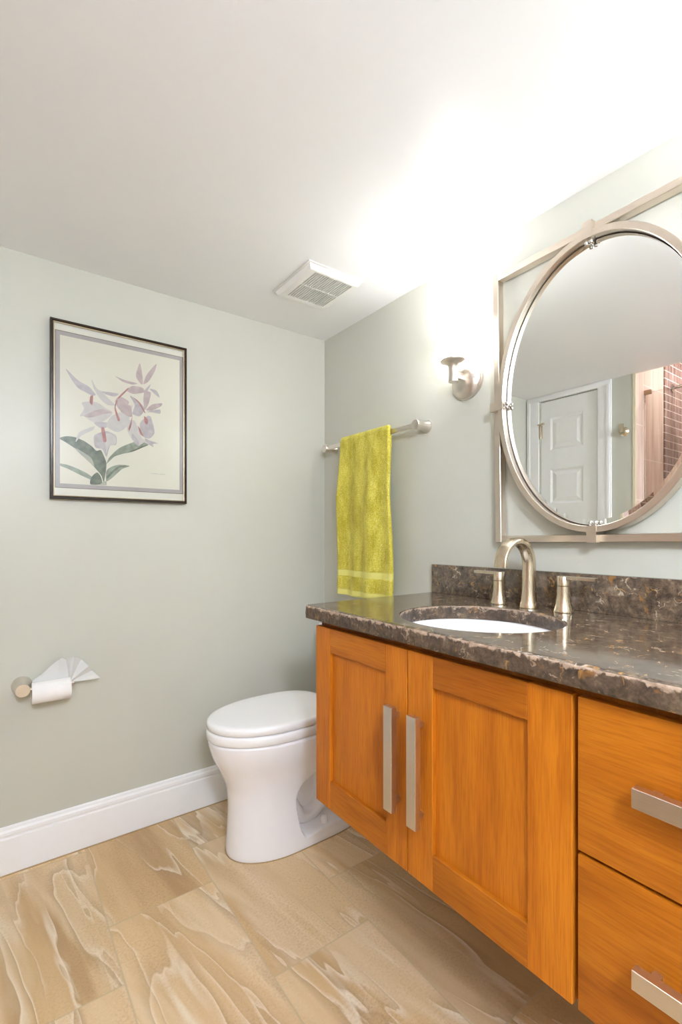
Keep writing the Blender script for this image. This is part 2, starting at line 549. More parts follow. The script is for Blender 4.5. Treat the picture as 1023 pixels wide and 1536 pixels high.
def add_lathe(bm, prof, origin, axis, n=40, mi=0, caps=(True, True)):
    """prof: list of (distance along axis, radius)"""
    o = Vector(origin)
    u, v, w = basis(axis)
    rings = [[o + w * d + (u * math.cos(2 * math.pi * i / n) + v * math.sin(2 * math.pi * i / n)) * r for i in range(n)] for d, r in prof]
    add_rings(bm, rings, caps[0], caps[1], mi=mi)

def lathe(prof, origin, axis, n=40, caps=(True, True)):
    bm = bmesh.new()
    add_lathe(bm, prof, origin, axis, n, caps=caps)
    return bm

def add_prism(bm, pts, z0, z1, to3, mi=0):
    a = [bm.verts.new(to3(p[0], p[1], z0)) for p in pts]
    b = [bm.verts.new(to3(p[0], p[1], z1)) for p in pts]
    n = len(pts)
    for i in range(n):
        bm.faces.new((a[i], a[(i + 1) % n], b[(i + 1) % n], b[i])).material_index = mi
    bm.faces.new(list(reversed(a))).material_index = mi
    bm.faces.new(b).material_index = mi

def smoothstep(a, b, x):
    t = max(0.0, min(1.0, (x - a) / (b - a)))
    return t * t * (3 - 2 * t)

def smooth_table(tab, x):
    # Catmull-Rom through the rows
    if x <= tab[0][0]:
        return tab[0][1:]
    for i in range(len(tab) - 1):
        if x <= tab[i + 1][0]:
            p1, p2 = tab[i], tab[i + 1]
            p0, p3 = tab[max(0, i - 1)], tab[min(len(tab) - 1, i + 2)]
            h = p2[0] - p1[0]
            t = (x - p1[0]) / h
            out = []
            for k in range(1, len(p1)):
                m1 = (p2[k] - p0[k]) / max(1e-6, p2[0] - p0[0]) * h
                m2 = (p3[k] - p1[k]) / max(1e-6, p3[0] - p1[0]) * h
                out.append((2*t**3 - 3*t*t + 1) * p1[k] + (t**3 - 2*t*t + t) * m1 + (3*t*t - 2*t**3) * p2[k] + (t**3 - t*t) * m2)
            return tuple(out)
    return tab[-1][1:]

def resample(pts, n):
    # even spacing round a closed outline
    d = [0.0]
    for a, b in zip(pts, pts[1:] + pts[:1]):
        d.append(d[-1] + math.dist(a, b))
    out, k = [], 0
    for i in range(n):
        s = d[-1] * i / n
        while d[k + 1] < s:
            k += 1
        t = (s - d[k]) / max(1e-9, d[k + 1] - d[k])
        a, b = pts[k], pts[(k + 1) % len(pts)]
        out.append(tuple(u + (v - u) * t for u, v in zip(a, b)))
    return out

def lerp_table(tab, x):
    if x <= tab[0][0]:
        return tab[0][1:]
    for p, q in zip(tab, tab[1:]):
        if x <= q[0]:
            t = (x - p[0]) / (q[0] - p[0])
            t = t * t * (3 - 2 * t) * 0.5 + t * 0.5
            return tuple(a + (b - a) * t for a, b in zip(p[1:], q[1:]))
    return tab[-1][1:]

# ------------------------------------------------------------------ the room
H = 2.10
WL = -1.805          # face of the left wall
YF = -3.0            # face of the wall behind the camera
SH0, SH1, SHX, SHZ = -0.707, -1.95, -2.85, 2.5

struct('floor', box((-2.95, -3.1, -0.1), (0.1, 0.1, 0)), FLOOR, 'tan stone-look tiled bathroom floor', 'floor', 0)
struct('ceiling', box((-1.825, -3.1, H), (0.1, 0.1, H + 0.1)), CEIL, 'low white painted bathroom ceiling', 'ceiling', 0)
struct('wall_back', box((-1.905, 0, 0), (0.1, 0.1, H)), WALL, 'pale sage wall with the orchid picture', 'wall', 0)
struct('wall_right', box((0, -3.1, 0), (0.1, 0, H)), WALL, 'pale sage wall behind the mirror and vanity', 'wall', 0)
struct('wall_front', box((-1.905, -3.1, 0), (0, -3.0, H)), WALL, 'pale sage end wall opposite the picture wall', 'wall', 0)
bm = bmesh.new()
add_box(bm, (-1.905, -0.1025, 0), (WL, 0, H))
add_box(bm, (-1.905, -0.489, 2.06), (WL, -0.1025, H))
add_box(bm, (-1.905, -0.695, 0), (WL, -0.489, H))
add_box(bm, (-1.905, YF, 0), (WL, SH1, H))
struct('wall_left', bm, WALL, 'pale sage wall with the narrow closet door', 'wall', 0)
struct('wall_left', box((-1.825, SH1, H + 0.1), (WL, SH0, SHZ)), CEIL, 'header above the shower opening', 'wall', 0)
struct('wall_shower', box((SHX, SH0, 0), (WL - 0.006, -0.60, SHZ)), PINK, 'pink beige tiled side wall of the shower', 'wall', 0)
struct('wall_shower', box((SHX - 0.1, SH1, 0), (SHX, -0.60, SHZ)), PINK, 'pink beige tiled back wall of the shower', 'wall', 0)
struct('wall_shower', box((SHX - 0.1, SH1 - 0.1, 0), (-1.905, SH1, SHZ)), PINK, 'pink beige tiled end wall of the shower', 'wall', 0)
struct('ceiling_shower', box((SHX - 0.1, SH1 - 0.1, SHZ), (-1.805, -0.60, SHZ + 0.08)), CEIL, 'raised white ceiling above the shower', 'ceiling', 0)
struct('trim_shower_mosaic', box((-2.518, SH0 - 0.006, 0), (-2.217, SH0 + 0.001, SHZ)), MOSAIC, 'brown mosaic strip up the shower side wall', 'tile', 0)
struct('trim_tile_edge', box((WL - 0.006, SH0 - 0.003, 0), (WL + 0.003, -0.694, H)), plain('cream_edge_trim', (0.74, 0.66, 0.48), 0.4, var=0.03), 'cream strip where the wall meets the shower tile', 'trim', 0)

BB = [(0, 0), (0.015, 0), (0.0155, 0.112), (0.0145, 0.118), (0.0105, 0.121), (0.0105, 0.126), (0.0135, 0.129), (0.0130, 0.140), (0.0085, 0.146), (0.0075, 0.152), (0.003, 0.156), (0, 0.156)]
def baseboard(name, a, b, nrm, label):
    bm = bmesh.new()
    a, b, nrm = Vector(a), Vector(b), Vector(nrm)
    add_rings(bm, [[p + nrm * d + Vector((0, 0, z)) for d, z in BB] for p in (a, b)])
    return struct(name, bm, TRIM, label, 'baseboard', 25)
baseboard('baseboard_back', (WL, 0, 0), (0, 0, 0), (0, -1, 0), 'white moulded baseboard under the picture wall')
baseboard('baseboard_right', (0, -0.016, 0), (0, YF, 0), (-1, 0, 0), 'white moulded baseboard under the floating vanity')
baseboard('baseboard_front', (WL, YF, 0), (-0.016, YF, 0), (0, 1, 0), 'white moulded baseboard of the end wall opposite the picture')
struct('trim_caulk', box((WL, -0.0205, 0), (-0.016, -0.0152, 0.0022)), GROUTC, 'thin tan caulk line along the baseboard', 'trim', 0)

# closet door with its casing
bm = bmesh.new()
def casing(bm, lo, hi):
    add_box(bm, lo, hi, 0.004, 2)
casing(bm, (WL, -0.094, 0), (WL + 0.014, -0.004, 2.066))
casing(bm, (WL, -0.575, 0), (WL + 0.014, -0.494, 2.066))
casing(bm, (WL, -0.575, 2.062), (WL + 0.0139, -0.004, 2.098))
add_box(bm, (WL + 0.010, -0.030, 0), (WL + 0.019, -0.012, 2.070), 0.003)
add_box(bm, (WL + 0.010, -0.568, 0), (WL + 0.019, -0.550, 2.070), 0.003)
struct('trim_door_casing', bm, TRIM, 'white casing around the narrow closet door', 'trim', 30)

door = thing('door_1', 'narrow white panelled closet door', 'door', (WL, -0.2957, 0.0))
door['kind'] = 'structure'
bm = bmesh.new()
xf = WL - 0.002
y0, y1 = -0.1055, -0.486
PAN = [(1.718, 1.938), (1.355, 1.587), (0.83, 1.225), (0.22, 0.70)]
ya, yb = -0.173, -0.397
add_box(bm, (xf - 0.030, y1, 0.008), (xf - 0.010, y0, 2.056))
add_box(bm, (xf - 0.012, ya, 0.008), (xf, y0, 2.056))
add_box(bm, (xf - 0.012, y1, 0.008), (xf, yb, 2.056))
zs = [0.008] + [z for p in PAN[::-1] for z in p] + [2.056]
for i in range(0, len(zs), 2):
    add_box(bm, (xf - 0.012, yb, zs[i]), (xf, ya, zs[i + 1]))
obj('door_slab', bm, DOORW, door, 0)
for za, zb in PAN:
    bm = bmesh.new()
    def rr(d, x):
        return [(x, ya - d, za + d), (x, yb + d, za + d), (x, yb + d, zb - d), (x, ya - d, zb - d)]
    add_rings(bm, [rr(0.0, xf - 0.0005), rr(0.012, xf - 0.009), rr(0.018, xf - 0.009), rr(0.042, xf - 0.001), rr(0.046, xf - 0.001)], cap0=False)
    obj('door_panel', bm, DOORW, door, 0)
for zc in (1.852, 1.05, 0.25):
    bm = bmesh.new()
    add_lathe(bm, [(-0.046, 0.004), (-0.044, 0.0062), (0.044, 0.0062), (0.050, 0.004)], (WL + 0.006, -0.1035, zc), (0, 0, 1), 16)
    add_box(bm, (WL - 0.001, -0.116, zc - 0.044), (WL + 0.003, -0.092, zc + 0.044))
    h = obj('hinge', bm, FAUC, door)
    h['label'] = 'brass toned hinge'
    if zc > 1.5:
        bm = bmesh.new()
        add_lathe(bm, [(-0.036, 0.004), (0.036, 0.004)], (WL + 0.014, -0.098, zc + 0.052), (0.25, -1, 0), 12)
        add_lathe(bm, [(0.033, 0.009), (0.042, 0.009)], (WL + 0.014, -0.098, zc + 0.052), (0.25, -1, 0), 16)
        add_lathe(bm, [(-0.040, 0.008), (-0.032, 0.008)], (WL + 0.014, -0.098, zc + 0.052), (0.25, -1, 0), 16)
        add_lathe(bm, [(0, 0.008), (0.008, 0.008)], (WL + 0.008, -0.1035, zc + 0.048), (0, 0, 1), 14)
        obj('hinge_pin_stop', bm, FAUC, h)
bm = lathe([(-0.004, 0.026), (0.004, 0.026), (0.006, 0.012), (0.030, 0.011), (0.036, 0.022), (0.052, 0.027), (0.064, 0.018), (0.066, 0.002)], (WL, -0.45, 0.95), (1, 0, 0), 32)
obj('door_knob', bm, NICKEL[1], door)

# ------------------------------------------------------------------ vanity cabinet
van = thing('vanity_cabinet', 'wall-hung honey maple vanity cabinet under the brown stone countertop', 'cabinet', (-0.27, -1.38, 0.345))
VY0, VY1 = -0.764, -1.997
bm = bmesh.new()
add_box(bm, (-0.530, VY0 - 0.018, 0.347), (-0.002, VY0, 0.885))
add_box(bm, (-0.530, VY1, 0.347), (-0.002, VY1 + 0.018, 0.885))
add_box(bm, (-0.528, VY1 + 0.018, 0.347), (-0.018, VY0 - 0.018, 0.365))
add_box(bm, (-0.018, VY1 + 0.018, 0.347), (-0.002, VY0 - 0.018, 0.885))
add_box(bm, (-0.528, -1.558, 0.365), (-0.018, -1.538, 0.885))
add_box(bm, (-0.530, VY1 + 0.018, 0.845), (-0.512, VY0 - 0.018, 0.885))
obj('body', bm, make_wood('maple_carcass_shaded', 2, 0.55), van, 0)  # darkened maple copy: shade of the gaps put into its colour

XD0, XD1 = -0.5305, -0.551
def cab_door(ya, yb, pa, pb, za=0.3465, zb=0.866, pza=0.428, pzb=0.797):
    bm = bmesh.new()
    add_box(bm, (XD1, pa, za), (XD0, ya, zb), 0.0015, 1, 0)
    add_box(bm, (XD1, yb, za), (XD0, pb, zb), 0.0015, 1, 0)
    add_box(bm, (XD1 + 0.0002, pb, za), (XD0, pa, pza), 0.0012, 1, 1)
    add_box(bm, (XD1 + 0.0002, pb, pzb), (XD0, pa, zb), 0.0012, 1, 1)
    d = obj('cabinet_door', bm, [WOODV, WOODH], van, 20)
    obj('door_panel', box((XD1 + 0.0105, pb - 0.004, pza - 0.004), (XD0 - 0.001, pa + 0.004, pzb + 0.004)), WOODP, d, 0)
    return d
def pull_v(par, yc, za, zb, lab):
    bm = bmesh.new()
    w = 0.0145
    add_box(bm, (-0.586, yc - w, za), (-0.570, yc + w, zb), 0.0008, 1)
    for zp in (za + 0.022, zb - 0.022):
        add_box(bm, (-0.571, yc - 0.006, zp - 0.006), (XD1, yc + 0.006, zp + 0.006))
    h = obj('handle', bm, PULL[2], par, 20)
    h['label'] = lab
d1 = cab_door(VY0, -1.1505, -0.836, -1.076)
pull_v(d1, -1.121, 0.486, 0.7315, 'brushed nickel bar handle')
d2 = cab_door(-1.1535, -1.5445, -1.231, -1.461)
pull_v(d2, -1.1985, 0.483, 0.731, 'brushed nickel bar handle')
for za, zb, hz in ((0.612, 0.866, 0.752), (0.3465, 0.605, 0.4885)):
    dr = obj('drawer', box((XD1 + 0.001, VY1, za), (XD0, -1.5535, zb), 0.0018, 2), WOODH, van, 20)
    bm = bmesh.new()
    add_box(bm, (-0.586, -1.896, hz - 0.0145), (-0.570, -1.650, hz + 0.0145), 0.0008, 1)
    for yp in (-1.672, -1.874):
        add_box(bm, (-0.571, yp - 0.006, hz - 0.006), (XD1 + 0.001, yp + 0.006, hz + 0.006))
    obj('handle', bm, PULL[1], dr, 20)['label'] = 'brushed nickel bar handle'

# ------------------------------------------------------------------ countertop, backsplash, sink
CT, CB = 0.925, 0.886
CX0, CX1, CY0, CY1 = -0.560, -0.001, -0.733, -2.03
HC, HA, HB = Vector((-0.330, -1.183)), 0.192, 0.207
def rect_hit(a):
    dx, dy = math.cos(a), math.sin(a)
    ts = []
    if dx > 1e-9: ts.append((CX1 - HC.x) / dx)
    if dx < -1e-9: ts.append((CX0 - HC.x) / dx)
    if dy > 1e-9: ts.append((CY0 - HC.y) / dy)
    if dy < -1e-9: ts.append((CY1 - HC.y) / dy)
    t = min(ts)
    return (HC.x + dx * t, HC.y + dy * t)
angs = [2 * math.pi * i / 120 for i in range(120)]
for cx_, cy_ in ((CX0, CY0), (CX1, CY0), (CX0, CY1), (CX1, CY1)):
    angs.append(math.atan2(cy_ - HC.y, cx_ - HC.x) % (2 * math.pi))
angs = sorted(set(round(a, 6) for a in angs))
def hole(a, s=0.0):
    # point of the oval hole in direction a
    r = 1.0 / math.sqrt((math.cos(a) / (HA + s)) ** 2 + (math.sin(a) / (HB + s)) ** 2)
    return (HC.x + r * math.cos(a), HC.y + r * math.sin(a))
bm = bmesh.new()
rings = [
    [(*rect_hit(a), CB) for a in angs],
    [(*rect_hit(a), CT) for a in angs],
    [(*hole(a, 0.002), CT) for a in angs],
    [(*hole(a), CT - 0.002) for a in angs],
    [(*hole(a), CB) for a in angs],
    [(*rect_hit(a), CB) for a in angs]]
vr = add_rings(bm, rings[:5], False, False)
n = len(angs)
for i in range(n):
    j = (i + 1) % n
    bm.faces.new((vr[4][i], vr[4][j], vr[0][j], vr[0][i]))
for f in bm.faces:
    c = f.calc_center_median()
    if c.z < CT - 0.0015 and (c - Vector((HC.x, HC.y, c.z))).length < 0.215 and c.z > CB + 0.001:
        f.material_index = 1
# chiselled front edge and rounded left corner
NS = 620
prof = [(0.0, 0.0), (0.55, -0.0004), (0.85, -0.002), (0.97, -0.005), (1.0, -0.010), (1.0, -0.016), (1.0, -0.023), (1.0, -0.030), (0.97, -0.036), (0.85, -0.039), (0.0, -0.039)]
rings = []
for i in range(NS + 1):
    y = CY0 + (CY1 - CY0) * i / NS
    t = max(0.0, 1.0 - (CY0 - y) / 0.010)
    depth = 0.013 * math.sqrt(max(0.0, 1 - t * t)) + 0.0005
    ring = []
    for k, (u, dz) in enumerate(prof):
        e = 0.0
        if 2 <= k <= 8:
            p = Vector((y * 95, dz * 120, 1.7))
            e = noise.noise(p) * 0.0017 + noise.noise(p * 2.3) * 0.0011
            if k in (3, 4):
                e -= max(0.0, noise.noise(Vector((y * 60, 3.1, 0)))) * 0.0035
        dzz = dz
        if k in (2, 3):
            dzz -= max(0.0, noise.noise(Vector((y * 60, 3.1, 0)))) * 0.002
        ring.append((CX0 - depth * u - e, y, CT + dzz))
    rings.append(ring)
vv = [[bm.verts.new(p) for p in r] for r in rings]
m_ = len(prof)
for a, b in zip(vv, vv[1:]):
    for k in range(m_):
        f = bm.faces.new((a[k], a[(k + 1) % m_], b[(k + 1) % m_], b[k]))
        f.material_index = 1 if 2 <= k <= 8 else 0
bm.faces.new(list(reversed(vv[0]))).material_index = 1
bm.faces.new(vv[-1])
# move the origin to the top surface so the edge pattern is measured from it
bmesh.ops.translate(bm, verts=bm.verts, vec=(0, 0, -CT))
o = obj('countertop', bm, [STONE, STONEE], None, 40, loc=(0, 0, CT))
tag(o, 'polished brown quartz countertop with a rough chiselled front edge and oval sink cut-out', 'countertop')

bm = box((-0.021, CY1, CT + 0.0003), (-0.0005, CY0, 1.028), 0.0012, 2)
o = obj('backsplash', bm, make_stone('brown_quartz_splash'), None, 20)
tag(o, 'low brown quartz backsplash strip standing along the wall behind the faucet', 'backsplash')

sk = thing('sink', 'white oval undermount sink set into the brown countertop', 'sink', (HC.x, HC.y, 0.742))
bm = bmesh.new()
def ell(s, z):
    return [(HC.x + (HA + s) * math.cos(a), HC.y + (HB + s) * math.sin(a), z) for a in [2 * math.pi * i / 72 for i in range(72)]]
add_rings(bm, [ell(-0.150, 0.742), ell(-0.09, 0.745), ell(-0.03, 0.765), ell(-0.006, 0.82), ell(0.003, 0.870), ell(0.0055, 0.8775), ell(0.0055, 0.8855), ell(0.004, 0.8855),
               ell(0.001, 0.880), ell(-0.004, 0.850), ell(-0.014, 0.815), ell(-0.042, 0.780), ell(-0.095, 0.762), ell(-0.150, 0.756), ell(-0.168, 0.754)])
obj('basin', bm, SINKP, sk, 60)
bm = lathe([(0, 0.026), (0.003, 0.026), (0.004, 0.022), (0.004, 0.016), (0.010, 0.015), (0.012, 0.010), (0.0125, 0.001)], (HC.x, HC.y, 0.7545), (0, 0, 1), 32)
obj('drain', bm, FAUC, sk)['label'] = 'nickel drain stopper'

# ------------------------------------------------------------------ faucet
fc = thing('faucet', 'widespread brushed nickel faucet with a gooseneck spout and two lever handles', 'faucet', (-0.083, -1.169, CT))
def sweep(path, secs, n=28):
    """path in the x-z plane at fixed y; secs = (half width along y, half thickness)"""
    rings = []
    for i, p in enumerate(path):
        a = path[max(0, i - 1)]
        b = path[min(len(path) - 1, i + 1)]
        t = (Vector(b) - Vector(a)).normalized()
        nrm = Vector((0, 1, 0)).cross(t)
        wy, wn, pw = secs[i]
        r = []
        for k in range(n):
            a_ = 2 * math.pi * k / n
            c, s_ = math.cos(a_), math.sin(a_)
            c = math.copysign(abs(c) ** pw, c)
            s_ = math.copysign(abs(s_) ** pw, s_)
            r.append(Vector(p) + Vector((0, 1, 0)) * wy * c + nrm * wn * s_)
        rings.append(r)
    return rings
path, secs = [], []
fx_, fy_ = -0.083, -1.169
for z, r in ((0.9255, 0.0265), (0.929, 0.0265), (0.936, 0.0245), (0.948, 0.0222), (0.965, 0.0205), (0.99, 0.0195), (1.02, 0.0190), (1.047, 0.0188)):
    path.append((fx_, fy_, z)); secs.append((r, r, 1.0))
R_ = 0.067
for i in range(1, 37):
    a = math.pi * i / 36 * 1.02
    t = i / 36
    path.append((fx_ - R_ + R_ * math.cos(a), fy_, 1.050 + R_ * math.sin(a)))
    secs.append((0.0188, 0.0188 - 0.0118 * smoothstep(0.0, 0.85, t), 1.0 - 0.45 * smoothstep(0.1, 0.8, t)))
bm = bmesh.new()
rg = sweep(path, secs)
# hollow outlet
c_end = sum((Vector(p) for p in rg[-1]), Vector()) / len(rg[-1])
rg.append([c_end + (p - c_end) * 0.78 for p in rg[-1]])
rg.append([p + Vector((0, 0, 0.012)) for p in rg[-1]])
add_rings(bm, rg)
obj('spout', bm, FAUC, fc, 50)
for yc, sgn in ((-1.066, 1), (-1.270, -1)):
    bm = bmesh.new()
    add_lathe(bm, [(0.0005, 0.0262), (0.003, 0.0265), (0.010, 0.0240), (0.022, 0.0210), (0.040, 0.0186), (0.058, 0.0176), (0.0705, 0.0173), (0.0712, 0.0160)], (-0.079, yc, CT), (0, 0, 1), 40)
    hb = obj('handle_base', bm, FAUC, fc, 40)
    bm = bmesh.new()
    add_lathe(bm, [(0.0716, 0.0160), (0.0724, 0.0173), (0.0965, 0.0173), (0.0975, 0.0165)], (-0.079, yc, CT), (0, 0, 1), 40)
    pts = [(-0.0172, 0.0), (-0.0155, 0.05), (-0.0125, 0.088), (0.0125, 0.088), (0.0155, 0.05), (0.0172, 0.0)]
    add_prism(bm, pts, 1.0145, 1.0228, lambda a, b, c: (-0.079 + a * 0.72, yc + sgn * b, c + max(0, b) * 0.0))
    obj('lever', bm, FAUC, hb, 40)

# ------------------------------------------------------------------ toilet
toi = thing('toilet', 'white skirted toilet with its lid closed, beside the vanity', 'toilet', (-0.36, -0.36, 0))
TYC = -0.360
# z: front length from x=-0.45, back x, half width
TAB = [(0.000, 0.209, -0.14, 0.129), (0.015, 0.2100, -0.14, 0.130), (0.08, 0.2065, -0.14, 0.126), (0.15, 0.2035, -0.14, 0.122), (0.20, 0.204, -0.14, 0.122), (0.24, 0.2095, -0.14, 0.127),
       (0.296, 0.2320, -0.14, 0.140), (0.347, 0.257, -0.14, 0.1575), (0.38, 0.268, -0.14, 0.166), (0.405, 0.2735, -0.14, 0.1695), (0.414, 0.272, -0.14, 0.168), (0.418, 0.264, -0.14, 0.161)]
def outline(fl, xb, w, n=1200):
    pts = []
    for i in range(n):
        a = 2 * math.pi * i / n
        c, s_ = math.cos(a), math.sin(a)
        if c < 0:
            p = 2.08
            pts.append((-0.45 + fl * math.copysign(abs(c) ** (2 / p), c), w * math.copysign(abs(s_) ** (2 / p), s_)))
        else:
            p = 5.0
            pts.append((-0.45 + (xb + 0.45) * abs(c) ** (2 / p), w * math.copysign(abs(s_) ** (2 / p), s_)))
    return pts
EDGE = [(0.0, -0.395), (0.039, -0.414), (0.07, -0.430), (0.137, -0.443), (0.180, -0.447), (0.202, -0.443), (0.233, -0.424), (0.255, -0.395), (0.272, -0.35), (0.292, -0.27), (0.31, -0.15), (0.33, 0.1)]
FLO = [(-0.45, 0.030), (-0.40, 0.036), (-0.34, 0.044), (-0.2, 0.050)]
def recess(x, z):
    # 0 outside the side recess, 1 inside
    e = smooth_table(EDGE, z)[0]
    fl = smooth_table(FLO, x)[0]
    return smoothstep(e - 0.003, e + 0.013, x) * smoothstep(fl, fl + 0.009, z)
bm = bmesh.new()
rings = []
NZ = 170
for i in range(NZ + 1):
    z = 0.418 * i / NZ
    fl, xb, w = smooth_table(TAB, z)
    ring = []
    for x, y in resample(outline(fl, xb, w), 420):
        k = recess(x, z)
        deep = 0.036 + 0.012 * smoothstep(0.10, 0.0, z)
        yy = y * (1 - k) + k * math.copysign(min(abs(y), deep), y)
        ring.append((x, TYC + yy, z + 0.0005))
    rings.append(ring)
add_rings(bm, rings)
obj('bowl', bm, PORC, toi, 75)
# trapway seen inside the side recess
bm = bmesh.new()
tp = [(-0.43, 0.13), (-0.395, 0.075), (-0.345, 0.066), (-0.30, 0.095), (-0.292, 0.15), (-0.285, 0.205), (-0.235, 0.235), (-0.19, 0.19), (-0.175, 0.06)]
pts = []
for i in range(len(tp) - 1):
    p0 = tp[max(0, i - 1)]; p1 = tp[i]; p2 = tp[i + 1]; p3 = tp[min(len(tp) - 1, i + 2)]
    for k in range(10):
        t = k / 10
        pts.append(tuple(0.5 * (2 * b + (c - a) * t + (2 * a - 5 * b + 4 * c - d) * t * t + (3 * b - a - 3 * c + d) * t ** 3) for a, b, c, d in zip(p0, p1, p2, p3)))
path = [(x, TYC, z) for x, z in pts]
add_rings(bm, sweep(path, [(0.070, 0.034, 0.8)] * len(path), 36))
obj('trapway', bm, PORC, toi, 60)
for sgn in (-1, 1):
    bm = bmesh.new()
    add_lathe(bm, [(0, 0.0130), (0.004, 0.0145), (0.022, 0.0125), (0.0265, 0.010), (0.028, 0.004)], (-0.315, TYC + sgn * 0.098, 0.045), (0, 0, 1), 28)
    obj('bolt_cap', bm, PORC, toi, 40)
def seat_outline(grow, n=160):
    xf_, xb, w = -0.7295 - grow, -0.245 + grow * 0.5, 0.1715 + grow
    cx_ = -0.470
    pts = []
    for i in range(n):
        a = 2 * math.pi * i / n
        c, s_ = math.cos(a), math.sin(a)
        p = 2.05 if c < 0 else 2.9
        xx = (cx_ - xf_) if c < 0 else (xb - cx_)
        pts.append((cx_ + xx * math.copysign(abs(c) ** (2 / p), c), TYC + 0.002 + w * math.copysign(abs(s_) ** (2 / p), s_)))
    return pts
def slab(levels):
    bm = bmesh.new()
    add_rings(bm, [[(x, y, z) for x, y in seat_outline(g)] for g, z in levels])
    return bm
obj('seat', slab([(-0.014, 0.4205), (-0.003, 0.4208), (0.0, 0.424), (0.0, 0.443), (-0.002, 0.451), (-0.006, 0.4535), (-0.02, 0.4536)]), SEATP, toi, 50)
obj('lid', slab([(-0.014, 0.4565), (-0.005, 0.4567), (-0.002, 0.459), (-0.0015, 0.473), (-0.004, 0.480), (-0.010, 0.4832), (-0.022, 0.4846), (-0.06, 0.4855), (-0.12, 0.4862)]), SEATP, toi, 60)
bm = bmesh.new()
add_box(bm, (-0.165, TYC - 0.165, 0.36), (-0.006, TYC + 0.160, 0.72), 0.018, 4)
obj('tank', bm, PORC, toi, 50)
obj('tank_lid', box((-0.168, TYC - 0.168, 0.7205), (-0.003, TYC + 0.162, 0.748), 0.008, 3), PORC, toi, 50)
bm = bmesh.new()
add_rings(bm, [[(x, TYC + y, z) for x, y in resample(outline(0.2125, -0.138, 0.1325), 120)] for z in (0.0002, 0.0022)])
obj('base_caulk', bm, GROUTC, toi, 20)['label'] = 'thin tan caulk line round the foot'

# ------------------------------------------------------------------ toilet paper holder and roll
HX, HZ = -1.251, 0.622
tph = thing('toilet_paper_holder', 'brushed nickel toilet paper holder post on the sage wall left of the toilet', 'toilet paper holder', (HX, 0, HZ))
bm = lathe([(0.0005, 0.0305), (0.004, 0.0305), (0.012, 0.0270), (0.025, 0.0225), (0.045, 0.0195), (0.062, 0.0195), (0.072, 0.0215), (0.0745, 0.0205), (0.0748, 0.001)], (HX, 0, HZ), (0, -1, 0), 44)
obj('mount', bm, NICKEL[2], tph, 40)
bm = lathe([(0.010, 0.0070), (0.150, 0.0070), (0.152, 0.0055)], (HX, -0.058, HZ - 0.004), (1, 0, 0), 24)
obj('arm', bm, NICKEL[0], tph, 40)
RC = (-1.226, -0.058, 0.604)
roll = thing('toilet_paper_roll', 'nearly used white toilet paper roll with its loose end folded into a fan', 'toilet paper', RC)
bm = bmesh.new()
add_lathe(bm, [(0, 0.0212), (0, 0.0350), (0.0005, 0.0354), (0.1135, 0.0354), (0.114, 0.0350), (0.114, 0.0212), (0, 0.0212)], RC, (1, 0, 0), 64, caps=(False, False))
obj('roll', bm, PAPER, roll, 40)
bm = lathe([(0.0005, 0.0190), (0.0005, 0.0211), (0.1135, 0.0211), (0.1135, 0.0190), (0.0005, 0.0190)], RC, (1, 0, 0), 40, caps=(False, False))
obj('cardboard_core', bm, plain('grey_cardboard', (0.45, 0.36, 0.27), 0.9, var=0.05), roll, 40)['label'] = 'brown cardboard core'
# pleated fan
g = Vector((-1.112, -0.036, 0.616))
rim = [(-1.222, 0.638), (-1.196, 0.655), (-1.170, 0.683), (-1.146, 0.704), (-1.135, 0.706), (-1.121, 0.693), (-1.110, 0.703), (-1.098, 0.708), (-1.085, 0.700), (-1.074, 0.689), (-1.062, 0.676), (-1.053, 0.668), (-1.042, 0.645), (-1.030, 0.634), (-1.015, 0.617), (-1.036, 0.611)]
yz = [-0.026, -0.030, -0.034, -0.046, -0.036, -0.020, -0.040, -0.050, -0.034, -0.022, -0.040, -0.048, -0.028, -0.040, -0.046, -0.032]
bm = bmesh.new()
def fan_layer(dy):
    rows = []
    for (x, z), y in zip(rim, yz):
        e = Vector((x, y, z))
        row = []
        for k in range(9):
            t = k / 8
            p = g.lerp(e, t)
            base = Vector((min(-1.113, max(-1.222, x)), -0.030, 0.622))
            if x < -1.125:
                p = base.lerp(e, t)
            row.append(p + Vector((0, dy + 0.003 * math.sin(t * 5 + x * 60), 0)))
        rows.append(row)
    return rows
for dy in (0.0,):
    rows = fan_layer(dy)
    fr = [[bm.verts.new(p) for p in r] for r in rows]
    bk = [[bm.verts.new(p + Vector((0, 0.0009, 0))) for p in r] for r in rows]
    for A in (fr, bk):
        for a, b in zip(A, A[1:]):
            for k in range(8):
                bm.faces.new((a[k], b[k], b[k + 1], a[k + 1]))
    nr = len(fr)
    for i in range(nr - 1):
        bm.faces.new((fr[i][8], fr[i + 1][8], bk[i + 1][8], bk[i][8]))
        bm.faces.new((fr[i][0], fr[i + 1][0], bk[i + 1][0], bk[i][0]))
    for k in range(8):
        bm.faces.new((fr[0][k], fr[0][k + 1], bk[0][k + 1], bk[0][k]))
        bm.faces.new((fr[-1][k], fr[-1][k + 1], bk[-1][k + 1], bk[-1][k]))
TISS, nt_, b_ = new_mat('thin_tissue_sheet')
b_.inputs['Base Color'].default_value = (0.86, 0.86, 0.85, 1)
b_.inputs['Roughness'].default_value = 0.9
b_.inputs['Alpha'].default_value = 0.62
obj('folded_sheet', bm, TISS, roll, 25)['label'] = 'fan-folded loose end'

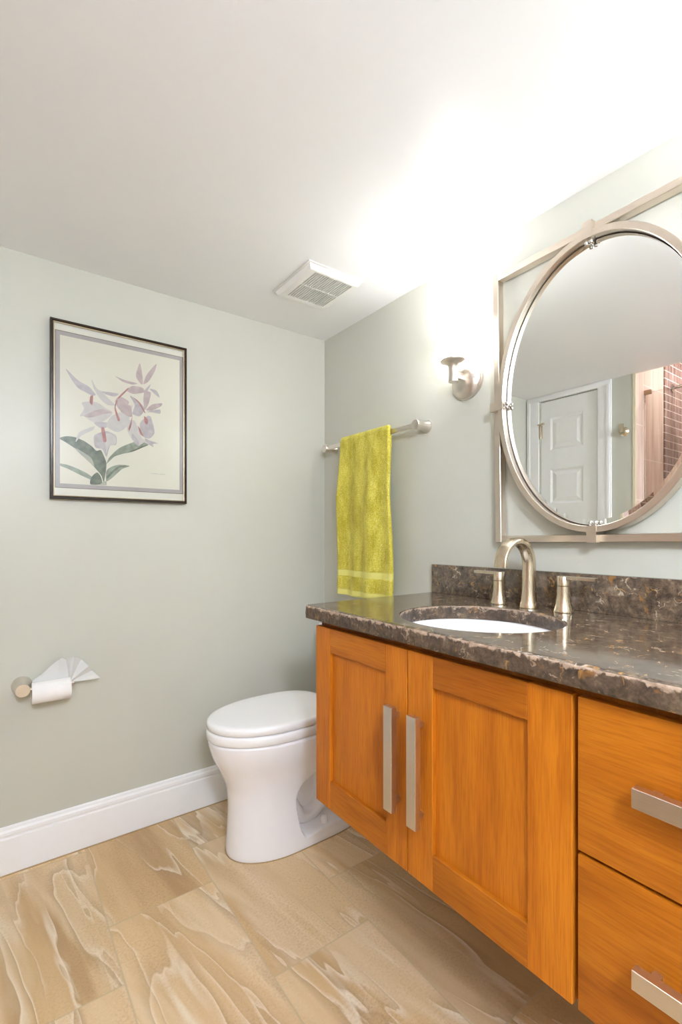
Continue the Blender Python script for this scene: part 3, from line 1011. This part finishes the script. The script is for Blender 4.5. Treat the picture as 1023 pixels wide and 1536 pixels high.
# ------------------------------------------------------------------ framed orchid print
PC = (-0.932, 0.0, 1.579)
pic = thing('framed_picture', 'framed botanical print of pale pink orchids on the sage wall', 'picture', PC)
def P3(x, z, y):
    return (PC[0] + x, y, PC[2] + z)
def rect_ring(hx, hz, y):
    return [P3(-hx, -hz, y), P3(hx, -hz, y), P3(hx, hz, y), P3(-hx, hz, y)]
bm = bmesh.new()
add_rings(bm, [rect_ring(0.2385, 0.316, -0.002), rect_ring(0.2385, 0.316, -0.024), rect_ring(0.2365, 0.314, -0.028), rect_ring(0.2315, 0.309, -0.0285), rect_ring(0.2285, 0.306, -0.024), rect_ring(0.2275, 0.305, -0.016), rect_ring(0.2275, 0.305, -0.002)], False, False)
fr_ = obj('frame', bm, PFRAME, pic, 20)
bm = bmesh.new()
add_rings(bm, [rect_ring(0.2283, 0.3058, -0.0215), rect_ring(0.2283, 0.3058, -0.0232), rect_ring(0.2255, 0.303, -0.0222), rect_ring(0.2255, 0.303, -0.0200)], False, False)
obj('gold_lip', bm, PGOLD, fr_, 0)['label'] = 'thin gold inner edge'
obj('backing', box(P3(-0.2272, -0.3048, -0.0115), P3(0.2272, 0.3048, -0.003)), BACKB, pic, 0)
bm = bmesh.new()
add_box(bm, P3(-0.2272, -0.3048, -0.0145), P3(0.2272, 0.3048, -0.0118), mi=0)
add_box(bm, P3(-0.2225, -0.2765, -0.0150), P3(0.2265, 0.2795, -0.0146), mi=1)
add_box(bm, P3(-0.2205, -0.2745, -0.0154), P3(0.2245, 0.2775, -0.0150), mi=2)
obj('mat_board', bm, [PRINTM['matcream'], PRINTM['matline'], PRINTM['mauve']], pic, 0)['label'] = 'cream mat with a mauve band'
PRINT = [
 ('leaf_dark',[(-0.209,-0.102),(-0.187,-0.092),(-0.159,-0.093),(-0.132,-0.103),(-0.108,-0.118),(-0.092,-0.134),(-0.077,-0.13),(-0.067,-0.15),(-0.058,-0.177),(-0.061,-0.213),(-0.067,-0.248),(-0.075,-0.224),(-0.092,-0.202),(-0.112,-0.181),(-0.136,-0.157),(-0.163,-0.131),(-0.19,-0.114)]),
 ('leaf_pale',[(-0.163,-0.131),(-0.136,-0.143),(-0.108,-0.163),(-0.098,-0.194),(-0.112,-0.181),(-0.136,-0.159)]),
 ('leaf_mid',[(-0.058,-0.179),(-0.05,-0.157),(-0.033,-0.135),(-0.012,-0.114),(0.023,-0.094),(0.059,-0.079),(0.091,-0.091),(0.068,-0.105),(0.036,-0.123),(0.001,-0.135),(-0.029,-0.148),(-0.046,-0.166)]),
 ('leaf_dark',[(0.01,-0.132),(0.036,-0.123),(0.068,-0.105),(0.091,-0.091),(0.075,-0.097),(0.054,-0.107),(0.032,-0.12)]),
 ('leaf_mid',[(-0.058,-0.204),(-0.037,-0.186),(-0.012,-0.178),(0.023,-0.18),(-0.003,-0.193),(-0.02,-0.21),(-0.042,-0.233),(-0.059,-0.243)]),
 ('leaf_dark',[(-0.058,-0.227),(-0.037,-0.202),(-0.012,-0.182),(0.023,-0.18),(-0.012,-0.189),(-0.033,-0.207),(-0.054,-0.234)]),
 ('leaf_mid',[(-0.207,-0.191),(-0.183,-0.194),(-0.152,-0.205),(-0.124,-0.218),(-0.106,-0.231),(-0.107,-0.242),(-0.128,-0.234),(-0.156,-0.221),(-0.183,-0.208),(-0.206,-0.199)]),
 ('leaf_dark',[(-0.112,-0.244),(-0.104,-0.226),(-0.089,-0.213),(-0.077,-0.228),(-0.073,-0.255),(-0.11,-0.259)]),
 ('leaf_pale',[(-0.079,-0.258),(-0.071,-0.248),(-0.059,-0.243),(-0.058,-0.258)]),
 ('petal_lilac',[(-0.19,0.147),(-0.171,0.131),(-0.148,0.111),(-0.116,0.097),(-0.094,0.072),(-0.104,0.066),(-0.124,0.073),(-0.152,0.086),(-0.171,0.111)]),
 ('petal_pale',[(-0.108,0.126),(-0.092,0.097),(-0.075,0.087),(-0.046,0.06),(-0.029,0.044),(-0.054,0.04),(-0.079,0.058),(-0.1,0.091)]),
 ('petal_lilac',[(-0.075,0.087),(-0.05,0.089),(-0.016,0.089),(-0.029,0.076),(-0.058,0.078)]),
 ('petal_pale',[(-0.14,0.035),(-0.112,0.044),(-0.087,0.043),(-0.063,0.029),(-0.037,0.015),(-0.054,-0.011),(-0.079,-0.028),(-0.108,-0.028),(-0.132,-0.013),(-0.146,-0.015),(-0.132,0.014)]),
 ('petal_pink',[(-0.132,-0.013),(-0.104,0.009),(-0.071,0.023),(-0.042,0.014),(-0.071,0.003),(-0.108,-0.014)]),
 ('petal_pale',[(-0.096,-0.044),(-0.112,-0.051),(-0.148,-0.073),(-0.159,-0.11),(-0.14,-0.084),(-0.104,-0.06)]),
 ('petal_lilac',[(-0.1,-0.031),(-0.054,-0.025),(-0.058,-0.044),(-0.079,-0.049)]),
 ('petal_lilac',[(-0.1,-0.081),(-0.079,-0.065),(-0.054,-0.057),(-0.025,-0.071),(-0.025,-0.104),(-0.046,-0.111),(-0.058,-0.154),(-0.071,-0.127),(-0.096,-0.121)]),
 ('petal_pale',[(-0.063,-0.067),(-0.029,-0.074),(-0.027,-0.102),(-0.05,-0.111),(-0.058,-0.14)]),
 ('petal_pink',[(-0.029,0.058),(-0.012,0.079),(0.019,0.066),(0.014,0.046),(-0.012,0.028)]),
 ('petal_pale',[(-0.042,0.0),(-0.003,0.025),(0.032,0.054),(0.023,0.01),(0.014,-0.029),(-0.02,-0.057),(-0.058,-0.039)]),
 ('petal_pink',[(0.059,0.22),(0.068,0.179),(0.07,0.141),(0.059,0.144),(0.045,0.17)]),
 ('petal_pink',[(0.121,0.231),(0.114,0.198),(0.091,0.155),(0.072,0.142),(0.086,0.183)]),
 ('petal_pink',[(-0.029,0.153),(0.001,0.145),(0.05,0.14),(0.032,0.132),(-0.003,0.137)]),
 ('petal_pink',[(0.01,0.106),(0.032,0.127),(0.068,0.127),(0.077,0.111),(0.036,0.097)]),
 ('petal_lilac',[(0.1,0.147),(0.086,0.115),(0.077,0.119)]),
 ('petal_lilac',[(0.095,0.127),(0.119,0.126),(0.13,0.111),(0.133,0.099),(0.119,0.107)]),
 ('petal_pink',[(0.077,0.114),(0.1,0.113),(0.091,0.068),(0.077,0.042),(0.072,0.08)]),
 ('petal_lilac',[(0.023,0.088),(0.05,0.076),(0.077,0.047),(0.059,0.015),(0.032,0.021),(0.041,0.055)]),
 ('petal_pink',[(0.082,0.043),(0.105,0.068),(0.142,0.079),(0.138,0.066),(0.105,0.044)]),
 ('petal_lilac',[(0.082,0.035),(0.133,0.053),(0.135,0.036),(0.105,0.037)]),
 ('petal_lilac',[(0.086,0.019),(0.1,0.017),(0.114,-0.04),(0.095,-0.066),(0.068,-0.06),(0.059,-0.013)]),
 ('petal_pink',[(-0.012,0.028),(0.023,0.052),(0.032,0.011),(0.014,0.009)]),
 ('petal_pale',[(0.014,-0.01),(0.041,-0.006),(0.068,-0.069),(0.105,-0.08),(0.109,-0.098),(0.077,-0.083),(0.054,-0.1),(0.032,-0.079),(0.014,-0.048)]),
 ('petal_lilac',[(0.032,-0.055),(0.054,-0.081),(0.054,-0.1),(0.032,-0.079)]),
 ('petal_lilac',[(0.077,-0.068),(0.1,-0.075),(0.128,-0.082),(0.105,-0.087),(0.109,-0.098),(0.086,-0.086)]),
 ('throat',[(-0.112,0.062),(-0.103,0.066),(-0.105,0.032),(-0.114,0.039)]),
 ('throat',[(-0.076,-0.048),(-0.065,-0.049),(-0.058,-0.094),(-0.069,-0.097)]),
 ('throat',[(-0.024,0.063),(-0.02,0.059),(-0.027,0.035),(-0.012,-0.009),(-0.02,-0.013),(-0.031,0.032)]),
 ('throat',[(0.014,0.114),(0.018,0.112),(-0.014,0.072),(-0.02,0.073)]),
 ('throat',[(0.032,0.011),(0.028,-0.027),(0.021,-0.047),(0.018,-0.038),(0.027,-0.008)]),
 ('throat',[(0.075,0.018),(0.089,0.005),(0.086,-0.014),(0.077,-0.006)]),
 ('throat',[(0.052,-0.024),(0.059,-0.032),(0.072,-0.059),(0.061,-0.054)]),
 ('throat',[(0.036,0.083),(0.059,0.068),(0.079,0.033),(0.075,0.032),(0.054,0.065)]),
 ('ink',[(0.1,-0.2035),(0.1033,-0.2008),(0.1048,-0.2014),(0.1069,-0.2031),(0.1066,-0.2037),(0.1037,-0.2022),(0.1004,-0.2041)]),
 ('ink',[(0.106,-0.2035),(0.1093,-0.2002),(0.1108,-0.2008),(0.1129,-0.2031),(0.1126,-0.2037),(0.1097,-0.2016),(0.1064,-0.2041)]),
 ('ink',[(0.112,-0.2035),(0.1153,-0.2006),(0.1168,-0.2012),(0.1189,-0.2031),(0.1186,-0.2037),(0.1157,-0.202),(0.1124,-0.2041)]),
 ('ink',[(0.118,-0.2035),(0.1213,-0.2001),(0.1228,-0.2007),(0.1249,-0.2031),(0.1246,-0.2037),(0.1217,-0.2015),(0.1184,-0.2041)]),
 ('ink',[(0.13,-0.2035),(0.1333,-0.2012),(0.1348,-0.2018),(0.1369,-0.2031),(0.1366,-0.2037),(0.1337,-0.2026),(0.1304,-0.2041)]),
 ('ink',[(0.136,-0.2035),(0.1393,-0.2013),(0.1408,-0.2019),(0.1429,-0.2031),(0.1426,-0.2037),(0.1397,-0.2027),(0.1364,-0.2041)]),
 ('ink',[(0.142,-0.2035),(0.1453,-0.1996),(0.1468,-0.2002),(0.1489,-0.2031),(0.1486,-0.2037),(0.1457,-0.201),(0.1424,-0.2041)]),
 ('ink',[(0.148,-0.2035),(0.1513,-0.2008),(0.1528,-0.2014),(0.1549,-0.2031),(0.1546,-0.2037),(0.1517,-0.2022),(0.1484,-0.2041)]),
]
KEYS = ['paper', 'leaf_dark', 'leaf_mid', 'leaf_pale', 'petal_pale', 'petal_pink', 'petal_lilac', 'throat', 'ink']
bm = bmesh.new()
add_box(bm, P3(-0.2075, -0.2605, -0.0157), P3(0.2115, 0.2635, -0.0154), mi=0)
def blob(pts, sub=4):
    out, n = [], len(pts)
    for i in range(n):
        a, b, c, d = (pts[(i + k) % n] for k in (-1, 0, 1, 2))
        for k in range(sub):
            u = k / sub
            out.append(tuple(b[j] + 0.5 * u * (0.7 * (c[j] - a[j]) + u * (3 * (c[j] - b[j]) * 2 - 2 * 0.7 * (c[j] - a[j]) - 0.7 * (d[j] - b[j]) + u * (0.7 * (c[j] - a[j]) + 0.7 * (d[j] - b[j]) - 4 * (c[j] - b[j])))) for j in (0, 1)))
    return out
for i, (kind, pts) in enumerate(PRINT):
    y = -0.01575 - 0.00003 * i
    f = bm.faces.new([bm.verts.new(P3(x, z, y)) for x, z in blob(pts)])
    f.material_index = KEYS.index(kind)
obj('orchid_print', bm, [PRINTM[k] for k in KEYS], pic, 0)['label'] = 'watercolour print of orchids'
bm = box(P3(-0.2270, -0.3045, -0.0195), P3(0.2270, 0.3045, -0.0178))
obj('glass', bm, PICGLASS, pic, 0)

# ------------------------------------------------------------------ towel bar and towel
BX, BZ = -0.052, 1.547
tb = thing('towel_bar', 'brushed nickel towel bar on the wall above the vanity end', 'towel bar', (0, -0.39, BZ))
for yc in (-0.690, -0.090):
    bm = lathe([(0.0005, 0.0245), (0.003, 0.0248), (0.010, 0.0215), (0.022, 0.0175), (0.036, 0.0165), (0.050, 0.0180), (0.062, 0.0198), (0.0645, 0.0185), (0.0648, 0.001)], (0, yc, BZ), (-1, 0, 0), 40)
    obj('mount', bm, NICKEL[0], tb, 40)
bm = box((BX - 0.006, -0.680, BZ - 0.0095), (BX + 0.006, -0.100, BZ + 0.0095), 0.003, 3)
obj('bar', bm, NICKEL[1], tb, 30)

bm = bmesh.new()
T = 0.017
rin = 0.0125
path = []   # (x, z, nx, nz)
zf0, zb0 = -0.662, -0.652
NF = 190
for i in range(NF + 1):
    z = zf0 + (0 - zf0) * i / NF
    path.append((-(rin + T / 2), z, -1, 0))
for i in range(1, 24):
    a = math.pi - math.pi * i / 24
    path.append(((rin + T / 2) * math.cos(a), (rin + T / 2) * math.sin(a), math.cos(a), math.sin(a)))
NB = 60
for i in range(NB + 1):
    z = zb0 * i / NB
    path.append(((rin + T / 2), z, 1, 0))
NV = 90
def tw(i, v, side):
    x, z, nx, nz = path[i]
    d = max(0.0, -z)
    wgt = min(1.0, d / 0.25)
    front = nx < 0
    f = 0.0
    if front:
        f = (0.010 * math.sin(v * 8.5 + 2.2 + d * 1.2) + 0.006 * math.sin(v * 19 + d * 3.0)) * wgt + 0.012 * wgt * d
        f += 0.003 * noise.noise(Vector((v * 5, z * 7, 2))) * wgt
    else:
        f = 0.004 * math.sin(v * 6) * wgt
    edge = abs(2 * v - 1)
    th = T / 2 * math.sqrt(max(0.02, 1 - max(0.0, (edge - 0.93) / 0.07) ** 2))
    if front and 0.557 < d < 0.592:
        th -= 0.0022
    endt = min(1.0, abs(z - zf0) / 0.008) if front else min(1.0, abs(z - zb0) / 0.008)
    th *= 0.55 + 0.45 * math.sqrt(endt)
    fine = 0.0
    if side > 0:
        fine = 0.0012 * noise.noise(Vector((v * 85, z * 250, x * 200)))
    off = f + (th + fine) * side
    w = 0.325 + 0.022 * wgt * d / 0.66
    ya = -0.236 + (0.006 * wgt * math.sin(d * 9) + 0.012 * smoothstep(0.0, 0.3, d))
    yy = ya - w * v - 0.006 * d / 0.66 * (1 if front else 0) + 0.037 * (x + rin + T / 2) / (2 * rin + T)
    zz = z + nz * (th + fine) * side
    if front:
        zz += (0.020 * v - 0.012 * math.sin(v * math.pi) - 0.009) * smoothstep(0.45, 0.66, d)
    xx = x + nx * off if abs(nx) > 0.2 else x + nx * off
    return (xx, yy + 0.41, zz)
n = len(path)
OU = [[bm.verts.new(tw(i, v / NV, 1)) for i in range(n)] for v in range(NV + 1)]
IN = [[bm.verts.new(tw(i, v / NV, -1)) for i in range(n)] for v in range(NV + 1)]
for A in (OU, IN):
    for a, b in zip(A, A[1:]):
        for i in range(n - 1):
            bm.faces.new((a[i], a[i + 1], b[i + 1], b[i]))
for v in (0, NV):
    for i in range(n - 1):
        bm.faces.new((OU[v][i], OU[v][i + 1], IN[v][i + 1], IN[v][i]))
for v in range(NV):
    for i in (0, n - 1):
        bm.faces.new((OU[v][i], OU[v + 1][i], IN[v + 1][i], IN[v][i]))
o = obj('bath_towel', bm, TOWEL, None, 75, loc=(BX, -0.41, BZ))
tag(o, 'chartreuse terry towel folded over the nickel bar', 'towel')

# ------------------------------------------------------------------ wall sconces
def sconce(yc, label):
    t = thing('wall_sconce', label, 'wall light', (0, yc, 1.668), group=None)
    zc = 1.668
    bm = lathe([(0.0005, 0.0640), (0.006, 0.0645), (0.009, 0.0630), (0.010, 0.0590), (0.016, 0.0560), (0.026, 0.044), (0.032, 0.028), (0.034, 0.010), (0.0342, 0.001)], (0, yc, zc), (-1, 0, 0), 56)
    bp = obj('back_plate', bm, NICKEL[1], t, 30)
    for dy in (-0.046, 0.046):
        bm = lathe([(0, 0.0035), (0.004, 0.0032), (0.0055, 0.001)], (-0.020, yc + dy, zc), (-1, 0, 0), 14)
        obj('screw', bm, NICKEL[0], bp)
    bm = box((-0.078, yc - 0.006, zc + 0.000), (-0.028, yc + 0.006, zc + 0.022), 0.002, 2)
    obj('arm', bm, NICKEL[0], t, 30)
    ax = (-0.076, yc, 0)
    bm = lathe([(1.652, 0.003), (1.6525, 0.0165), (1.656, 0.0168), (1.668, 0.0150), (1.690, 0.0145), (1.704, 0.0160), (1.712, 0.0215), (1.718, 0.033), (1.721, 0.0415), (1.7245, 0.0425), (1.7265, 0.040), (1.727, 0.001)], ax, (0, 0, 1), 48)
    obj('cup', bm, NICKEL[2], t, 40)
    bm = lathe([(1.7275, 0.010), (1.7275, 0.043), (1.734, 0.0470), (1.770, 0.0535), (1.815, 0.0610), (1.858, 0.0690), (1.862, 0.0700), (1.862, 0.0665), (1.815, 0.0575), (1.770, 0.0500), (1.738, 0.0435), (1.732, 0.010)], ax, (0, 0, 1), 56, caps=(True, True))
    sh = obj('shade', bm, SHADE, t, 40)
    sh['label'] = 'glowing white flared glass shade'
sconce(-0.883, 'brushed nickel wall sconce with a glowing white shade left of the mirror')
sconce(-1.777, 'brushed nickel wall sconce with a glowing shade right of the mirror')

# ------------------------------------------------------------------ mirror
MC = (0.0, -1.3255, 1.543)
mir = thing('wall_mirror', 'oval mirror hung inside a rectangular champagne metal frame above the sink', 'mirror', MC, rot=(-0.0145, 0, 0))
FW, FH, BW = 0.311, 0.4275, 0.0205
bm = bmesh.new()
XF = -0.034
for s in (-1, 1):
    a, b = sorted((s * FW, s * (FW - BW)))
    add_box(bm, (XF, a, -FH), (-0.006, b, FH), 0.0012, 1, 0)
    a, b = sorted((s * FH, s * (FH - BW)))
    add_box(bm, (XF + 0.0001, -FW + BW, a), (-0.006, FW - BW, b), 0.0012, 1, 1)
obj('outer_frame', bm, [MIRF[2], MIRF[1]], mir, 20, local=True)
RA, RB = 0.2855, 0.402
bm = bmesh.new()
NR = 360
rings = []
for i in range(NR):
    a = 2 * math.pi * i / NR
    c, s_ = math.cos(a), math.sin(a)
    nx = Vector((c * RB, s_ * RA)).normalized()
    def pt(d, x):
        return (x, RA * c - nx.x * d, RB * s_ - nx.y * d)
    rings.append([pt(0.0, -0.012), pt(0.0, -0.0495), pt(0.0012, -0.051), pt(0.0165, -0.051), pt(0.018, -0.0495), pt(0.018, -0.012)])
vr = [[bm.verts.new(p) for p in r] for r in rings]
for i in range(NR):
    a, b = vr[i], vr[(i + 1) % NR]
    for k in range(6):
        bm.faces.new((a[k], a[(k + 1) % 6], b[(k + 1) % 6], b[k]))
obj('oval_ring', bm, MIRF[0], mir, 25, local=True)
bm = bmesh.new()
def mring(d, x):
    r = []
    for i in range(NR):
        a = 2 * math.pi * i / NR
        c, s_ = math.cos(a), math.sin(a)
        nx = Vector((c * RB, s_ * RA)).normalized()
        r.append((x, RA * c - nx.x * d, RB * s_ - nx.y * d))
    return r
add_rings(bm, [mring(0.0205, -0.022), mring(0.0205, -0.0294), mring(0.034, -0.0300)])
obj('mirror_glass', bm, MIRROR, mir, 1.5, local=True)
bm = bmesh.new()
add_rings(bm, [mring(0.0178, -0.013), mring(0.0178, -0.0235), mring(0.024, -0.0235), mring(0.024, -0.013)], False, False)
obj('mirror_gasket', bm, DARK, mir, 20, local=True)['label'] = 'dark rim behind the glass edge'
def clip(dy, dz):
    # strap around ring and frame, running outward along (dy, dz)
    n_ = Vector((0, dy, dz))
    t_ = Vector((0, -dz, dy))
    o_ = (RA if dy else RB)
    out_ = (FW if dy else FH)
    bm = bmesh.new()
    pts = [(-0.0125,), (0.0125,)]
    a, b = o_ - 0.0185, out_ + 0.0015
    def q(u, w, x):
        p = n_ * u + t_ * w
        return (x, p.y, p.z)
    rings = []
    for w in (-0.0125, 0.0125):
        rings.append([q(a, w, -0.0535), q(b, w, -0.0535), q(b, w, -0.004), q(a + 0.02, w, -0.004), q(a + 0.02, w, -0.0115), q(a, w, -0.0115)])
    add_rings(bm, rings)
    c = obj('clip', bm, MIRF[1], mir, 20, local=True)
    bm = bmesh.new()
    for w in (-0.0065, 0.0065):
        base = n_ * (a - 0.0002) + t_ * w + Vector((-0.043, 0, 0))
        add_lathe(bm, [(0, 0.0036), (0.003, 0.0036), (0.004, 0.0052), (0.008, 0.0060), (0.012, 0.0045), (0.0135, 0.001)], base, -n_, 16)
    base = n_ * (a - 0.0002) + Vector((-0.0345, 0, 0))
    add_lathe(bm, [(0, 0.0045), (0.008, 0.0045), (0.011, 0.003), (0.012, 0.001)], base, -n_, 16)
    obj('screw_knob', bm, CHROME, c, 40, local=True)
for v in ((0, 1), (0, -1), (1, 0), (-1, 0)):
    clip(*v)

# ------------------------------------------------------------------ ceiling exhaust vent
vent = thing('exhaust_vent', 'square white exhaust fan vent on the ceiling', 'vent', (-0.31, -0.41, H))
VX0, VX1, VYA, VYB = -0.438, -0.192, -0.548, -0.278
def vr_(d, z):
    return [(VX0 + d, VYA + d, z), (VX1 - d, VYA + d, z), (VX1 - d, VYB - d, z), (VX0 + d, VYB - d, z)]
GX0, GX1, GY0, GY1 = -0.396, -0.227, -0.520, -0.320
ZL = 2.080
def gr_(z):
    return [(GX0, GY0, z), (GX1, GY0, z), (GX1, GY1, z), (GX0, GY1, z)]
bm = bmesh.new()
add_rings(bm, [vr_(0.0, H - 0.0005), vr_(0.0, H - 0.003), vr_(0.008, H - 0.005), vr_(0.014, ZL + 0.003), vr_(0.018, ZL), gr_(ZL), gr_(H - 0.0008)], False, False)
obj('cover', bm, VENTW, vent, 25)
bm = bmesh.new()
add_box(bm, (GX0, GY0, H - 0.005), (GX1, GY1, H - 0.001), mi=1)  # dark backing sheet painted in for the shaded hollow behind the slots
NBAR = 18
pitch = (GX1 - GX0) / NBAR
for i in range(NBAR + 1):
    xc = GX0 + i * pitch
    add_box(bm, (max(GX0, xc - pitch * 0.18), GY0, ZL + 0.0002), (min(GX1, xc + pitch * 0.18), GY1, ZL + 0.010), mi=0)
add_box(bm, (GX0, (GY0 + GY1) / 2 - 0.0025, ZL + 0.001), (GX1, (GY0 + GY1) / 2 + 0.0025, ZL + 0.008), mi=0)
obj('louver_grille', bm, [VENTW, DARKSLOT], vent, 0)['label'] = 'slotted louvers'

# ------------------------------------------------------------------ what the mirror sees: hook, shower
hk = thing('robe_hook', 'round brushed nickel robe hook on the wall between closet door and shower', 'hook', (WL, -0.645, 1.762))
bm = lathe([(0.0005, 0.028), (0.004, 0.028), (0.012, 0.020), (0.022, 0.013), (0.032, 0.012), (0.040, 0.013)], (WL, -0.645, 1.762), (1, 0, 0), 36)
obj('base', bm, FAUC, hk, 40)
obj('prong', box((WL + 0.034, -0.658, 1.752), (WL + 0.044, -0.632, 1.805), 0.003, 2), FAUC, hk, 30)

sg = thing('shower_glass_panel', 'clear glass shower panel held by a bronze clamp', 'shower glass', (-1.93, -1.2, 0))
obj('pane', box((-1.935, -1.70, 0.004), (-1.925, SH0 - 0.004, 2.0)), SHGLASS, sg, 0)
obj('clamp', box((-1.940, -0.745, 1.990), (-1.920, SH0 - 0.001, 2.015), 0.003, 2), plain('bronze_clamp', (0.40, 0.27, 0.17), 0.35, 0.8, var=0.05), sg, 30)

sh = thing('shower_fixture', 'chrome shower head on a short arm from the mosaic strip', 'shower', (-2.344, SH0, 2.10))
bm = lathe([(0.0065, 0.030), (0.010, 0.030), (0.018, 0.016), (0.020, 0.011), (0.17, 0.010)], (-2.344, SH0, 2.105), (0, -1, 0.08), 28)
obj('arm', bm, CHROME, sh, 40)
bm = lathe([(0, 0.013), (0.02, 0.016), (0.045, 0.020), (0.06, 0.055), (0.075, 0.060), (0.078, 0.055), (0.078, 0.001)], (-2.344, SH0 - 0.160, 2.125), (0, -0.45, -1), 36)
obj('head', bm, CHROME, sh, 40)

# ------------------------------------------------------------------ unseen fill lights added on the room and shower ceilings
cl = thing('ceiling_fill_light', 'white globe on a short stem, added out of view as ceiling fill light', 'ceiling light', (-1.34, -2.55, H))
bm = lathe([(0.0005, 0.065), (0.018, 0.062), (0.024, 0.045), (0.026, 0.014), (0.085, 0.014), (0.088, 0.040), (0.100, 0.040)], (-1.34, -2.55, H), (0, 0, -1), 40)
obj('base', bm, TRIM, cl, 40)
bm = lathe([(0.1005, 0.030)] + [(0.215 - 0.118 * math.cos(a * math.pi / 20), 0.118 * math.sin(a * math.pi / 20)) for a in range(2, 20)] + [(0.333, 0.001)], (-1.34, -2.55, H), (0, 0, -1), 48)
obj('diffuser', bm, CFILL, cl, 80)
rl = thing('shower_fill_light', 'round recessed light added out of view to brighten the shower', 'ceiling light', (-2.35, -1.12, SHZ))
bm = lathe([(0.0005, 0.085), (0.006, 0.085), (0.008, 0.065)], (-2.35, -1.12, SHZ), (0, 0, -1), 40)
obj('trim_ring', bm, TRIM, rl, 40)
bm = lathe([(0.0085, 0.064), (0.0105, 0.002)], (-2.35, -1.12, SHZ), (0, 0, -1), 40)
obj('diffuser', bm, SFILL, rl, 40)
